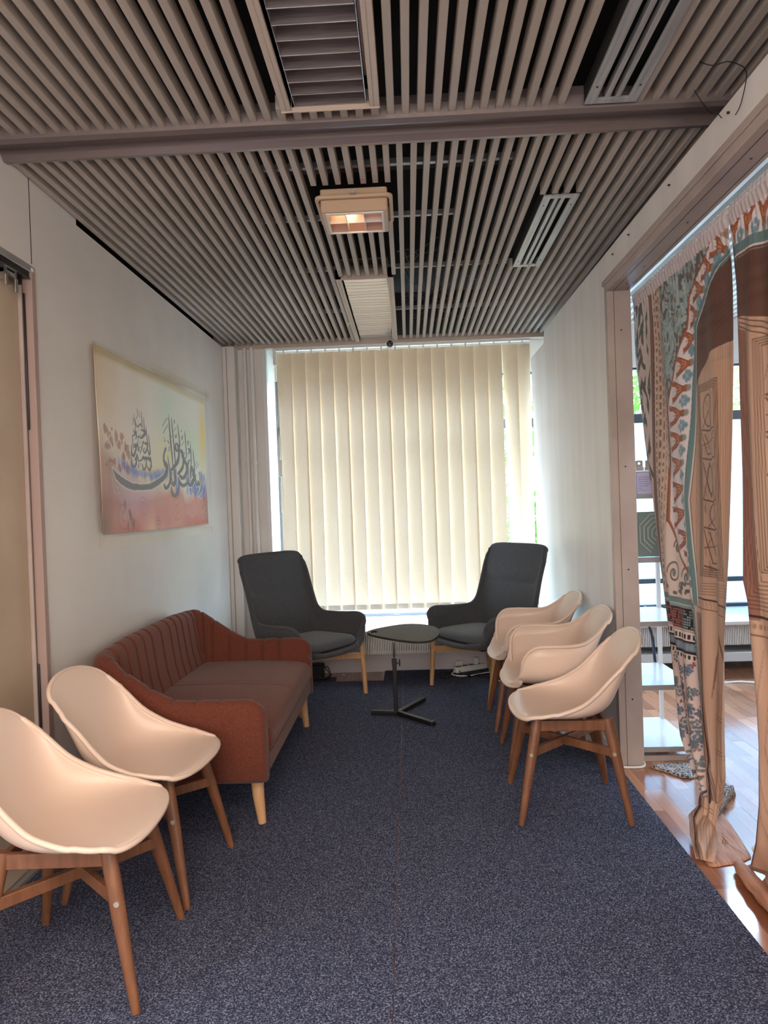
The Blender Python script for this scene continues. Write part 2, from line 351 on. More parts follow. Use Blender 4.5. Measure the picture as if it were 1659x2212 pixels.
# frosted panels behind the glass of the side room
fp = MB()
for x0, x1 in ((1.50, 3.34), (3.43, 5.11)):
    for z0, z1 in ((.43, .64), (.66, .985), (.995, 1.57), (1.58, 2.03)): fp.box(x0, x1, YG + .03, YG + .045, z0, z1)
struct(fp, 'window_3', FROST)
struct(MB().box(1.49, 5.12, YG - .02, YG + .02, .62, .66), 'trim_7', FRAMEG)
# closing surfaces: rear wall, side room
struct(MB().box(-1.62, 5.3, -3.1, -3.0, 0, 3.25), 'wall_rear', WALL)
struct(MB().box(5.2, 5.3, -3.0, 6.3, 0, 3.25), 'wall_side', WALL)
# black plenum above the slats and side-room ceiling
struct(MB().box(-1.72, 5.3, -3.1, 6.3, 3.25, 3.35).box(-1.64, -1.62, -3, 6.3, 2.70, 3.25).box(1.20, 1.22, -3, 6.0, 2.60, 3.25).box(-1.62, 1.3, 6.12, 6.15, 2.80, 3.25), 'ceiling_deck', VOID)  # low right panel is an added baffle keeping side-room light off the slats
cs = MB().box(1.32, 5.2, -3, 6.2, 2.95, 2.98)
for i in range(60):
    cs.box(1.34 + i * .064, 1.37 + i * .064, -3, 6.15, 2.90, 2.95)
struct(cs, 'ceiling_side', mat('side_ceiling_white', hexc(215, 213, 208), .6))
# column and pipe casing in the left corner
struct(MB().box(-1.5, -1.40, 5.70, 5.80, 0, 2.745).box(-1.40, -1.393, 5.775, 5.80, 0, 2.745), 'trim_8', WALL, bevel=.004)
struct(MB().box(-1.468, -1.462, 5.694, 5.70, 0, 2.73), 'trim_9', PINKW)
pp = thing('heating_pipe', 'slim white painted vertical pipe with a clamp, left of the window blind', 'pipe', (-1.27, 5.765, 0))
MB().tube([(0, 0, 0), (0, 0, 2.74)], .016, 14).build('pipe', WALL, pp, smooth=True)
MB().tube([(0, 0, 1.77), (0, 0, 1.795)], .022, 14).box(-.012, .012, 0, .03, 1.772, 1.792).build('clamp', WALL, pp, smooth=True)
pp2 = copytree(pp); pp2.location = (-1.33, 5.775, 0); pp2['label'] = 'second slim white vertical pipe, nearer the corner of the left wall'
# carpets
def slab(name, poly, z0, z1, m, label, cat):
    o = MB().prism(poly, z0, z1).build(name, m); tag(o, label, cat); return o
slab('carpet', [(-1.5, -2.9), (-.0919, -2.9), (-.0919, 5.786), (-.245, 5.786), (-.245, 5.463), (-1.5, 5.47)], 0.0, .008, CARPET, 'speckled blue-grey carpet strip on the left, under the brown sofa', 'carpet')
slab('carpet', [(-.0893, -2.9), (1.028, -2.9), (1.03, 2.0), (1.035, 3.60), (1.035, 3.93), (.837, 3.933), (.81, 4.206), (.80, 5.3), (1.05, 5.3), (1.05, 5.786), (-.0893, 5.786)], 0.0, .008, CARPET, 'speckled blue-grey carpet strip on the right, under the white chairs by the partition', 'carpet')

# ================================================================== SLATTED CEILING
def slatset(name, label, x0, n, pitch, w, y0, y1, cuts):
    root = thing(name, label, None, (0, 0, 0), kind='structure')
    cache = {}
    for i in range(n):
        x = x0 + i * pitch; segs = [(y0, y1)]
        for (cx0, cx1, cy0, cy1) in cuts:
            if x + w > cx0 and x < cx1:
                ns = []
                for a, b_ in segs:
                    if cy0 > a: ns.append((a, min(b_, cy0)))
                    if cy1 < b_: ns.append((max(a, cy1), b_))
                segs = [q for q in ns if q[1] - q[0] > .01]
        m = MB()
        for a, b_ in segs: m.box(0, w, a, b_, ZC, ZC + .048)
        jit = random.uniform(-.002, .002)
        if not segs: continue
        o = m.build('slat', SLAT, root, bevel=.0015, seg=1); o.location = (x + jit, 0, random.uniform(-.001, .001))
    return root
slatset('ceiling', 'row of ceiling slats beyond the cross beam', -1.493, 51, .0533, .0245, 2.635, 5.80,
        [(-.372, -.03, 2.975, 3.33), (-.392, -.05, 4.17, 5.9), (.654, .815, 3.17, 4.115)])
slatset('ceiling', 'row of ceiling slats in front of the cross beam', -1.60, 52, .0541, .0262, -1.0, 2.47,
        [(-.385, -.055, 1.0, 2.385), (.62, .83, 1.2, 2.48)])
# cross beam: inverted channel with bright flanges
bm_ = MB()
prof = [(2.455, 2.80), (2.463, 2.757), (2.488, 2.752), (2.512, 2.770), (2.515, 2.787), (2.590, 2.787), (2.594, 2.770), (2.612, 2.752), (2.638, 2.757), (2.645, 2.80), (2.645, 2.83), (2.455, 2.83)]
bm_.prismx(prof, -1.62, 1.195)
bm = struct(bm_, 'ceiling_beam', BEAM)
# end bar by the window
struct(MB().box(-1.5, 1.29, 5.795, 5.86, 2.735, 2.80).box(-1.5, 1.29, 5.785, 5.80, 2.735, 2.762), 'trim_10', LFRAME, bevel=.002)
# carrier rails above the slats
for y, x0, x1, lab in ((2.92, -.75, .52, 'nearest the cross beam'), (3.45, -.7, .3, 'above the halogen lamp'), (4.2, -.75, .75, 'in the middle of the far ceiling field'), (5.1, -.9, .85, 'near the blind')):
    o = MB().box(x0, x1, y, y + .022, 2.822, 2.845).build('carrier_rail', ALU); tag(o, 'thin metal carrier rail above the ceiling slats, ' + lab, 'rail', 'rails above the ceiling slats')
o = MB().box(-.9, .5, 3.02, 3.06, 2.86, 2.89).build('batten', mat('dark_batten', hexc(74, 52, 42), .7)); tag(o, 'brown wooden batten above the slats behind the halogen lamp', 'batten')
o = MB().box(-.9, .5, 1.9, 1.925, 2.84, 2.86).build('carrier_rail', ALU); tag(o, 'thin metal carrier rail above the slats in front of the cross beam', 'rail')
# cables
cg = MB()
for k in range(14):
    x = random.uniform(-.02, .35); y = random.uniform(4.5, 5.5); pts = []
    for t in range(7):
        pts.append((x, y, 2.86 + random.uniform(0, .12))); x += random.uniform(-.16, .2); y += random.uniform(-.22, .22)
    cg.tube([tuple(p) for p in catmull(pts, 6)], .003, 5)
o = cg.build('cable', mat('grey_cable', hexc(120, 118, 116), .5), smooth=True); tag(o, 'tangle of grey cables above the slats near the blind', 'cables', None, 'stuff')

# ---- recessed louvre lamps
def louvre(x0, x1, y0, y1, label, bl=.0645, sheet=False):
    t = thing('ceiling_light', label, 'ceiling light', ((x0 + x1) / 2, (y0 + y1) / 2, ZC))
    hx = (x1 - x0) / 2; hy = (y1 - y0) / 2
    f = MB()
    for s in (-1, 1):
        a = s * hx; b_ = s * (hx - .034); f.box(min(a, b_), max(a, b_), -hy, hy, -.012, .05)
        f.box(min(s * (hx - .018), s * (hx - .020)), max(s * (hx - .018), s * (hx - .020)), -hy, hy, -.0135, -.011)
        c = s * (hy - .006); f.box(-hx, hx, min(s * hy, c), max(s * hy, c), -.016, .05)
    f.build('frame', LFRAME, t, bevel=.0015, seg=1)
    MB().box(-hx + .03, hx - .03, -hy, hy, .10, .11).box(-hx + .028, -hx + .034, -hy, hy, 0, .10).box(hx - .034, hx - .028, -hy, hy, 0, .10).build('housing', LFRAME, t)
    if sheet:
        rows = []; n = 240
        for i in range(n + 1):
            t_ = i / n; y = -hy + .008 + (2 * hy - .016) * t_; row = []
            sag = .010 * math.sin(PI * t_) ; ph = t_ * 27 % 1
            zz = .004 - .0035 * abs(2 * ph - 1) ** 2 * 1.0 + .0012 * math.sin(t_ * 55)
            xr = hx - .048 + .016 * math.sin(PI * min(1, t_ * 1.15))
            for j in range(9):
                q = j / 8; row.append((-hx + .042 + (xr + hx - .042) * q, y, zz + .012 - sag * .6 + .0015 * math.sin(q * 5 + t_ * 19)))
            rows.append(row)
        MB().loft(rows, False, False).build('ribbed_sheet', SHEETM, t, smooth=True, auto=False)
        MB().tube(catmull([(hx - .040 + .012 * math.sin(PI * min(1, k / 12 * 1.15)), -hy + .02 + k * (2 * hy - .04) / 12, -.002) for k in range(13)], 4), .004, 8).build('sheet_edge', WWHITE, t, smooth=True)
        MB().tube([(-hx - .012, .18, -.006 + .0), (-hx - .004, .19, -.012), (-hx - .012, .215, -.008), (-hx - .02, .20, -.012), (-hx - .014, .19, -.014)], .006, 8).build('hook', WPL, t, smooth=True)
        return t
    n = int((2 * hy - .02) / bl)
    for i in range(n + 1):
        y = -hy + .012 + i * (2 * hy - .024) / n
        m = MB(); m.add([(-hx + .045, y, 0), (hx - .05, y, 0), (hx - .05, y + .006, .001), (-hx + .045, y + .006, .001), (-hx + .045, y + .0, .058), (hx - .05, y + .0, .058)],
                        [(0, 1, 5, 4), (0, 3, 2, 1), (3, 4, 5, 2), (0, 4, 3), (1, 2, 5)])
        m.build('louvre_blade', LOUV, t)
    w = MB()
    for s in (-1, 1): w.box(s * (hx - .047) - .001, s * (hx - .047) + .001, -hy + .01, hy - .01, 0, .055)
    w.build('side_reflector', LOUV, t)
    tb = MB().tube([(0, -hy + .03, .085), (0, hy - .03, .085)], .013, 12).build('lamp_tube', WPL, t, smooth=True)
    return t
louvre(-.391, -.053, 1.02, 2.391, 'large unlit louvred ceiling light in front of the cross beam')
louvre(-.396, -.047, 4.178, 5.84, sheet=True, label='far unlit louvred ceiling light with a shiny ribbed sheet above the blind')

# ---- halogen lamp under the slats
h = thing('halogen_lamp', 'beige halogen ceiling lamp with six glass cells and an amber glow', 'ceiling light', (-.195, 3.16, 2.745))
f = MB()
def rr(hx, hy, r, n=6):
    out = []
    for cx, cy, a0 in ((hx - r, hy - r, 0), (-hx + r, hy - r, 90), (-hx + r, -hy + r, 180), (hx - r, -hy + r, 270)):
        for k in range(n + 1):
            a = math.radians(a0 + 90 * k / n); out.append((cx + r * math.cos(a), cy + r * math.sin(a)))
    return out
def ring(m, outer, inner, z0, z1):
    n = len(outer); vs = [(x, y, z0) for x, y in outer] + [(x, y, z0) for x, y in inner] + [(x, y, z1) for x, y in outer] + [(x, y, z1) for x, y in inner]
    fs = []
    for i in range(n):
        k = (i + 1) % n
        fs += [(i, k, n + k, n + i), (2 * n + i, 3 * n + i, 3 * n + k, 2 * n + k), (i, 2 * n + i, 2 * n + k, k), (n + i, n + k, 3 * n + k, 3 * n + i)]
    m.add(vs, fs)
ring(f, rr(.170, .152, .03), rr(.152, .134, .02), -.016, .0)
f.build('bezel', BEIGE, h, bevel=.004)
f = MB(); ring(f, rr(.145, .125, .012), rr(.122, .106, .004), -.065, -.06); ring(f, rr(.147, .127, .012), rr(.143, .123, .010), -.062, .035)
f.box(-.14, .14, -.12, .12, .03, .036)
f.build('housing', BEIGE, h, bevel=.002)
f = MB(); ring(f, rr(.128, .112, .004), rr(.118, .101, .003), -.070, -.064); f.build('reflector_rim', WWHITE, h, bevel=.001)
rf = MB()
rf.add([(-.118, -.101, -.064), (.118, -.101, -.064), (.118, .101, -.064), (-.118, .101, -.064), (-.10, -.05, .02), (.10, -.05, .02), (.10, .05, .02), (-.10, .05, .02)],
       [(0, 1, 5, 4), (1, 2, 6, 5), (2, 3, 7, 6), (3, 0, 4, 7), (4, 5, 6, 7)])
rf.build('reflector', mat('amber_reflector', hexc(205, 165, 140), .3, .6), h)
rf = MB().box(-.118, .118, -.0015, .0015, -.066, -.03)
for x in (-.04, .04): rf.box(x - .0015, x + .0015, -.101, .101, -.064, -.03)
rf.build('divider', WWHITE, h)
MB().tube([(-.098, -.035, -.02), (-.050, -.038, -.02)], .006, 10).build('halogen_tube', GLOW, h, smooth=True)
MB().box(-.012, .012, -.18, -.150, -.008, .004).build('bracket', ALU, h)
lp = bpy.data.lights.new('halogen_point', 'POINT'); lp.energy = .35; lp.color = (1, .6, .3); lp.shadow_soft_size = .02
lo = bpy.data.objects.new('halogen_point', lp); COL.objects.link(lo); lo.parent = h; lo.location = (-.02, 0, -.035)

# ---- air vents
def vent(x0, x1, y0, y1, label):
    t = thing('air_vent', label, 'vent', (x0, y0, ZC)); w = x1 - x0; d = y1 - y0
    f = MB(); f.box(0, .036, 0, d, -.008, 0); f.box(w - .036, w, 0, d, -.008, 0); f.box(.036, w - .036, 0, .03, -.008, 0); f.box(.036, w - .036, d - .03, d, -.008, 0)
    f.build('frame', ALU, t, bevel=.001, seg=1)
    for k in range(2):
        x = .036 + (w - .072) * (k + 1) / 3
        MB().box(x - .011, x + .007, .03, d - .03, -.006, .018).build('blade', ALU, t, bevel=.001, seg=1)
    for k in range(3):
        x = .038 + (w - .072) * k / 3
        MB().box(x + .002, x + .006, .03, d - .03, .01, .04).build('inner_fin', ALU, t)
    MB().box(0.0, w, 0, d, .05, .055).box(0, .004, 0, d, 0, .05).box(w - .004, w, 0, d, 0, .05).build('duct_box', BLACK, t)
    for y in (.10, d - .10):
        for x in (.018, w - .018): MB().tube([(x, y, -.0095), (x, y, -.007)], .004, 8).build('screw', DARKM, t)
vent(.655, .817, 3.172, 4.113, 'aluminium slot air vent in the ceiling field beyond the cross beam')
vent(.655, .833, 1.25, 2.450, 'aluminium slot air vent in the ceiling field in front of the cross beam')
# ---- small black ceiling camera
t = thing('dome_sensor', 'small round black sensor on the bar above the blind', 'sensor', (-.112, 5.782, 2.725))
MB().tube([(0, 0, 0), (0, -.022, 0)], .032, 24).build('ring', WPL, t, smooth=True)
MB().tube([(0, -.020, 0), (0, -.032, 0), (0, -.036, 0)], [.028, .026, .018], 24).build('cap', BLK, t, smooth=True)
for a in (30, 150, 270): MB().sphere((.016 * math.cos(math.radians(a)), -.036, .016 * math.sin(math.radians(a))), .0025, 8, 6).build('pin', WPL, t, smooth=True)
# hanging black wire at the beam's right end
o = MB().tube(catmull([(.98, 2.30, 2.80), (1.0, 2.24, 2.745), (1.03, 2.2, 2.73), (1.052, 2.17, 2.70), (1.050, 2.13, 2.66), (1.045, 2.12, 2.62), (1.047, 2.16, 2.575), (1.045, 2.19, 2.56)], 6), .0016, 6).build('loose_wire', BLK, smooth=True)
tag(o, 'loose black wire dangling from the ceiling over the partition at the end of the beam', 'wire')
o = MB().tube(catmull([(1.01, 2.42, 2.79), (1.035, 2.40, 2.72), (1.048, 2.36, 2.66), (1.045, 2.31, 2.63), (1.044, 2.28, 2.60)], 6), .0014, 6).build('loose_wire', BLK, smooth=True)
tag(o, 'shorter black wire hanging beside the beam end', 'wire')

# ================================================================== SLIDING DOOR ON THE LEFT
d = thing('door_1', 'beige sliding door leaf', None, (-1.56, 2.742, 0), kind='structure')
MB().box(-.02, .02, -1.45, 0, .012, 2.365).build('door_leaf', DOORM, d, bevel=.002)
e_ = MB(); e_.box(-.018, .035, .002, .010, .012, 2.33); e_.build('edge_strip', TRIM, d)
e_ = MB(); e_.box(-.03, .030, .012, .022, .012, 2.40); e_.build('dark_gap', BLK, d)  # black strip stands in for the shade inside the gap by the jamb
for z0, z1 in ((1.75, 2.30), (.35, .80)):
    MB().box(.030, .042, .011, .018, z0, z1).build('brush_seal', DARKM, d, bevel=.003)
struct(MB().box(-1.62, -1.492, 2.766, 2.796, 0, 2.412), 'trim_12', PINKW, bevel=.002)
tk = thing('door_2', 'sliding door track', None, (-1.5, 2.0, 2.385), kind='structure')
MB().box(-.09, .008, -.8, .765, .0, .028).build('track', ALU, tk, bevel=.002)
MB().box(-.09, .004, -.8, .755, -.028, .0).box(-.004, .009, -.8, .755, -.031, -.026).build('rail_channel', DARKM, tk, bevel=.001)
MB().box(-.035, -.005, .60, .615, -.075, -.02).tube([(-.006, .607, -.06), (-.006, .607, -.10)], .009, 10).box(-.035, -.005, .665, .68, -.075, -.02).tube([(-.006, .672, -.06), (-.006, .672, -.11)], .009, 10).box(-.03, -.01, .60, .68, -.05, -.035).build('hanger', CHROME, tk, smooth=True)
MB().sphere((-.006, .775, .012), .018, 14, 10, .8).build('filler_patch', WALL, tk, smooth=True)
o = MB().box(-1.56, -1.49, 1.4, 2.74, 0, .006).box(-1.545, -1.54, 1.4, 2.74, 0, .014).box(-1.51, -1.505, 1.4, 2.74, 0, .014).build('floor_track', ALU, bevel=.001); tag(o, 'metal floor guide rail under the beige sliding door', 'rail')

# ================================================================== PAINTER for printed cloth
class Canvas:
    def __init__(s, w, h, col):
        s.w, s.h = w, h; s.a = np.zeros((h, w, 3)); s.a[:] = col[:3]
        s.X, s.Y = np.meshgrid((np.arange(w) + .5) / w, (np.arange(h) + .5) / h)
    def blend(s, mask, col):
        m = np.clip(mask, 0, 1)[..., None]; s.a = s.a * (1 - m) + np.array(col[:3]) * m
    def poly(s, pts, col, a=1.0):
        P = np.array(pts, float) * [s.w, s.h]
        x0 = int(max(0, P[:, 0].min() - 1)); x1 = int(min(s.w, P[:, 0].max() + 2)); y0 = int(max(0, P[:, 1].min() - 1)); y1 = int(min(s.h, P[:, 1].max() + 2))
        if x1 <= x0 or y1 <= y0: return
        gx, gy = np.meshgrid(np.arange(x0, x1) + .5, np.arange(y0, y1) + .5); ins = np.zeros(gx.shape, bool); n = len(P)
        for i in range(n):
            ax, ay = P[i]; bx, by = P[(i + 1) % n]
            if ay == by: continue
            c = (gy < ay) != (gy < by)
            ins ^= c & (gx < (bx - ax) * (gy - ay) / (by - ay) + ax)
        r = s.a[y0:y1, x0:x1]; r[ins] = r[ins] * (1 - a) + np.array(col[:3]) * a
    def line(s, pts, wpx, col, a=1.0):
        P = np.array(pts, float) * [s.w, s.h]
        for i in range(len(P) - 1):
            p, q = P[i], P[i + 1]; r_ = wpx / 2 + 1
            x0 = int(max(0, min(p[0], q[0]) - r_)); x1 = int(min(s.w, max(p[0], q[0]) + r_ + 1)); y0 = int(max(0, min(p[1], q[1]) - r_)); y1 = int(min(s.h, max(p[1], q[1]) + r_ + 1))
            if x1 <= x0 or y1 <= y0: continue
            gx, gy = np.meshgrid(np.arange(x0, x1) + .5, np.arange(y0, y1) + .5)
            d = q - p; L = (d ** 2).sum() + 1e-9; t = np.clip(((gx - p[0]) * d[0] + (gy - p[1]) * d[1]) / L, 0, 1)
            D = np.hypot(gx - p[0] - t * d[0], gy - p[1] - t * d[1]); m = np.clip(wpx / 2 + .5 - D, 0, 1)[..., None] * a
            r = s.a[y0:y1, x0:x1]; r[:] = r * (1 - m) + np.array(col[:3]) * m
    def blob(s, cx, cy, rx, ry, col, a=1.0, soft=.15, rag=0.0):
        x0 = int(max(0, (cx - rx * 1.6) * s.w)); x1 = int(min(s.w, (cx + rx * 1.6) * s.w + 1)); y0 = int(max(0, (cy - ry * 1.6) * s.h)); y1 = int(min(s.h, (cy + ry * 1.6) * s.h + 1))
        if x1 <= x0 or y1 <= y0: return
        dx = (s.X[y0:y1, x0:x1] - cx) / rx; dy = (s.Y[y0:y1, x0:x1] - cy) / ry; D = np.hypot(dx, dy)
        if rag: th = np.arctan2(dy, dx); ph = RNG.uniform(0, 6, 3); D = D * (1 + rag * (np.sin(3 * th + ph[0]) + .6 * np.sin(5 * th + ph[1])))
        m = np.clip((1 - D) / soft + .5, 0, 1)[..., None] * a
        r = s.a[y0:y1, x0:x1]; r[:] = r * (1 - m) + np.array(col[:3]) * m
    def noise(s, nx, ny, seed=0):
        g = np.random.RandomState(seed).rand(ny + 2, nx + 2); x = s.X * nx; y = s.Y * ny; i = x.astype(int); j = y.astype(int); fx = x - i; fy = y - j
        fx = fx * fx * (3 - 2 * fx); fy = fy * fy * (3 - 2 * fy)
        return (g[j, i] * (1 - fx) + g[j, i + 1] * fx) * (1 - fy) + (g[j + 1, i] * (1 - fx) + g[j + 1, i + 1] * fx) * fy
    def sample(s, u, v):
        x = np.clip(u * s.w - .5, 0, s.w - 1.001); y = np.clip(v * s.h - .5, 0, s.h - 1.001); i = x.astype(int); j = y.astype(int); fx = (x - i)[..., None]; fy = (y - j)[..., None]
        i2 = np.minimum(i + 1, s.w - 1); j2 = np.minimum(j + 1, s.h - 1)
        return (s.a[j, i] * (1 - fx) + s.a[j, i2] * fx) * (1 - fy) + (s.a[j2, i] * (1 - fx) + s.a[j2, i2] * fx) * fy
def gridmesh(name, P, C, m, parent=None, thick=0.0):
    """P (h,w,3) points, C (h,w,3) linear colours -> one smooth mesh"""
    h, w = P.shape[:2]; idx = np.arange(h * w).reshape(h, w)
    q = np.stack([idx[:-1, :-1], idx[:-1, 1:], idx[1:, 1:], idx[1:, :-1]], -1).reshape(-1, 4)
    me = bpy.data.meshes.new(name); me.vertices.add(h * w); me.vertices.foreach_set('co', P.astype(np.float32).ravel())
    me.loops.add(q.size); me.loops.foreach_set('vertex_index', q.astype(np.int32).ravel())
    me.polygons.add(len(q)); me.polygons.foreach_set('loop_start', np.arange(0, q.size, 4, dtype=np.int32))
    me.update(calc_edges=True)
    if C is not None:
        at = me.color_attributes.new('print', 'FLOAT_COLOR', 'POINT')
        at.data.foreach_set('color', np.concatenate([C.reshape(-1, 3), np.ones((h * w, 1))], 1).astype(np.float32).ravel())
    me.materials.append(m); me.shade_smooth()
    o = bpy.data.objects.new(name, me); COL.objects.link(o)
    if parent is not None: o.parent = parent
    if thick:
        md = o.modifiers.new('thick', 'SOLIDIFY'); md.thickness = thick; md.offset = 0
    return o
hx3 = lambda *c: np.array(hexc(*c)[:3])

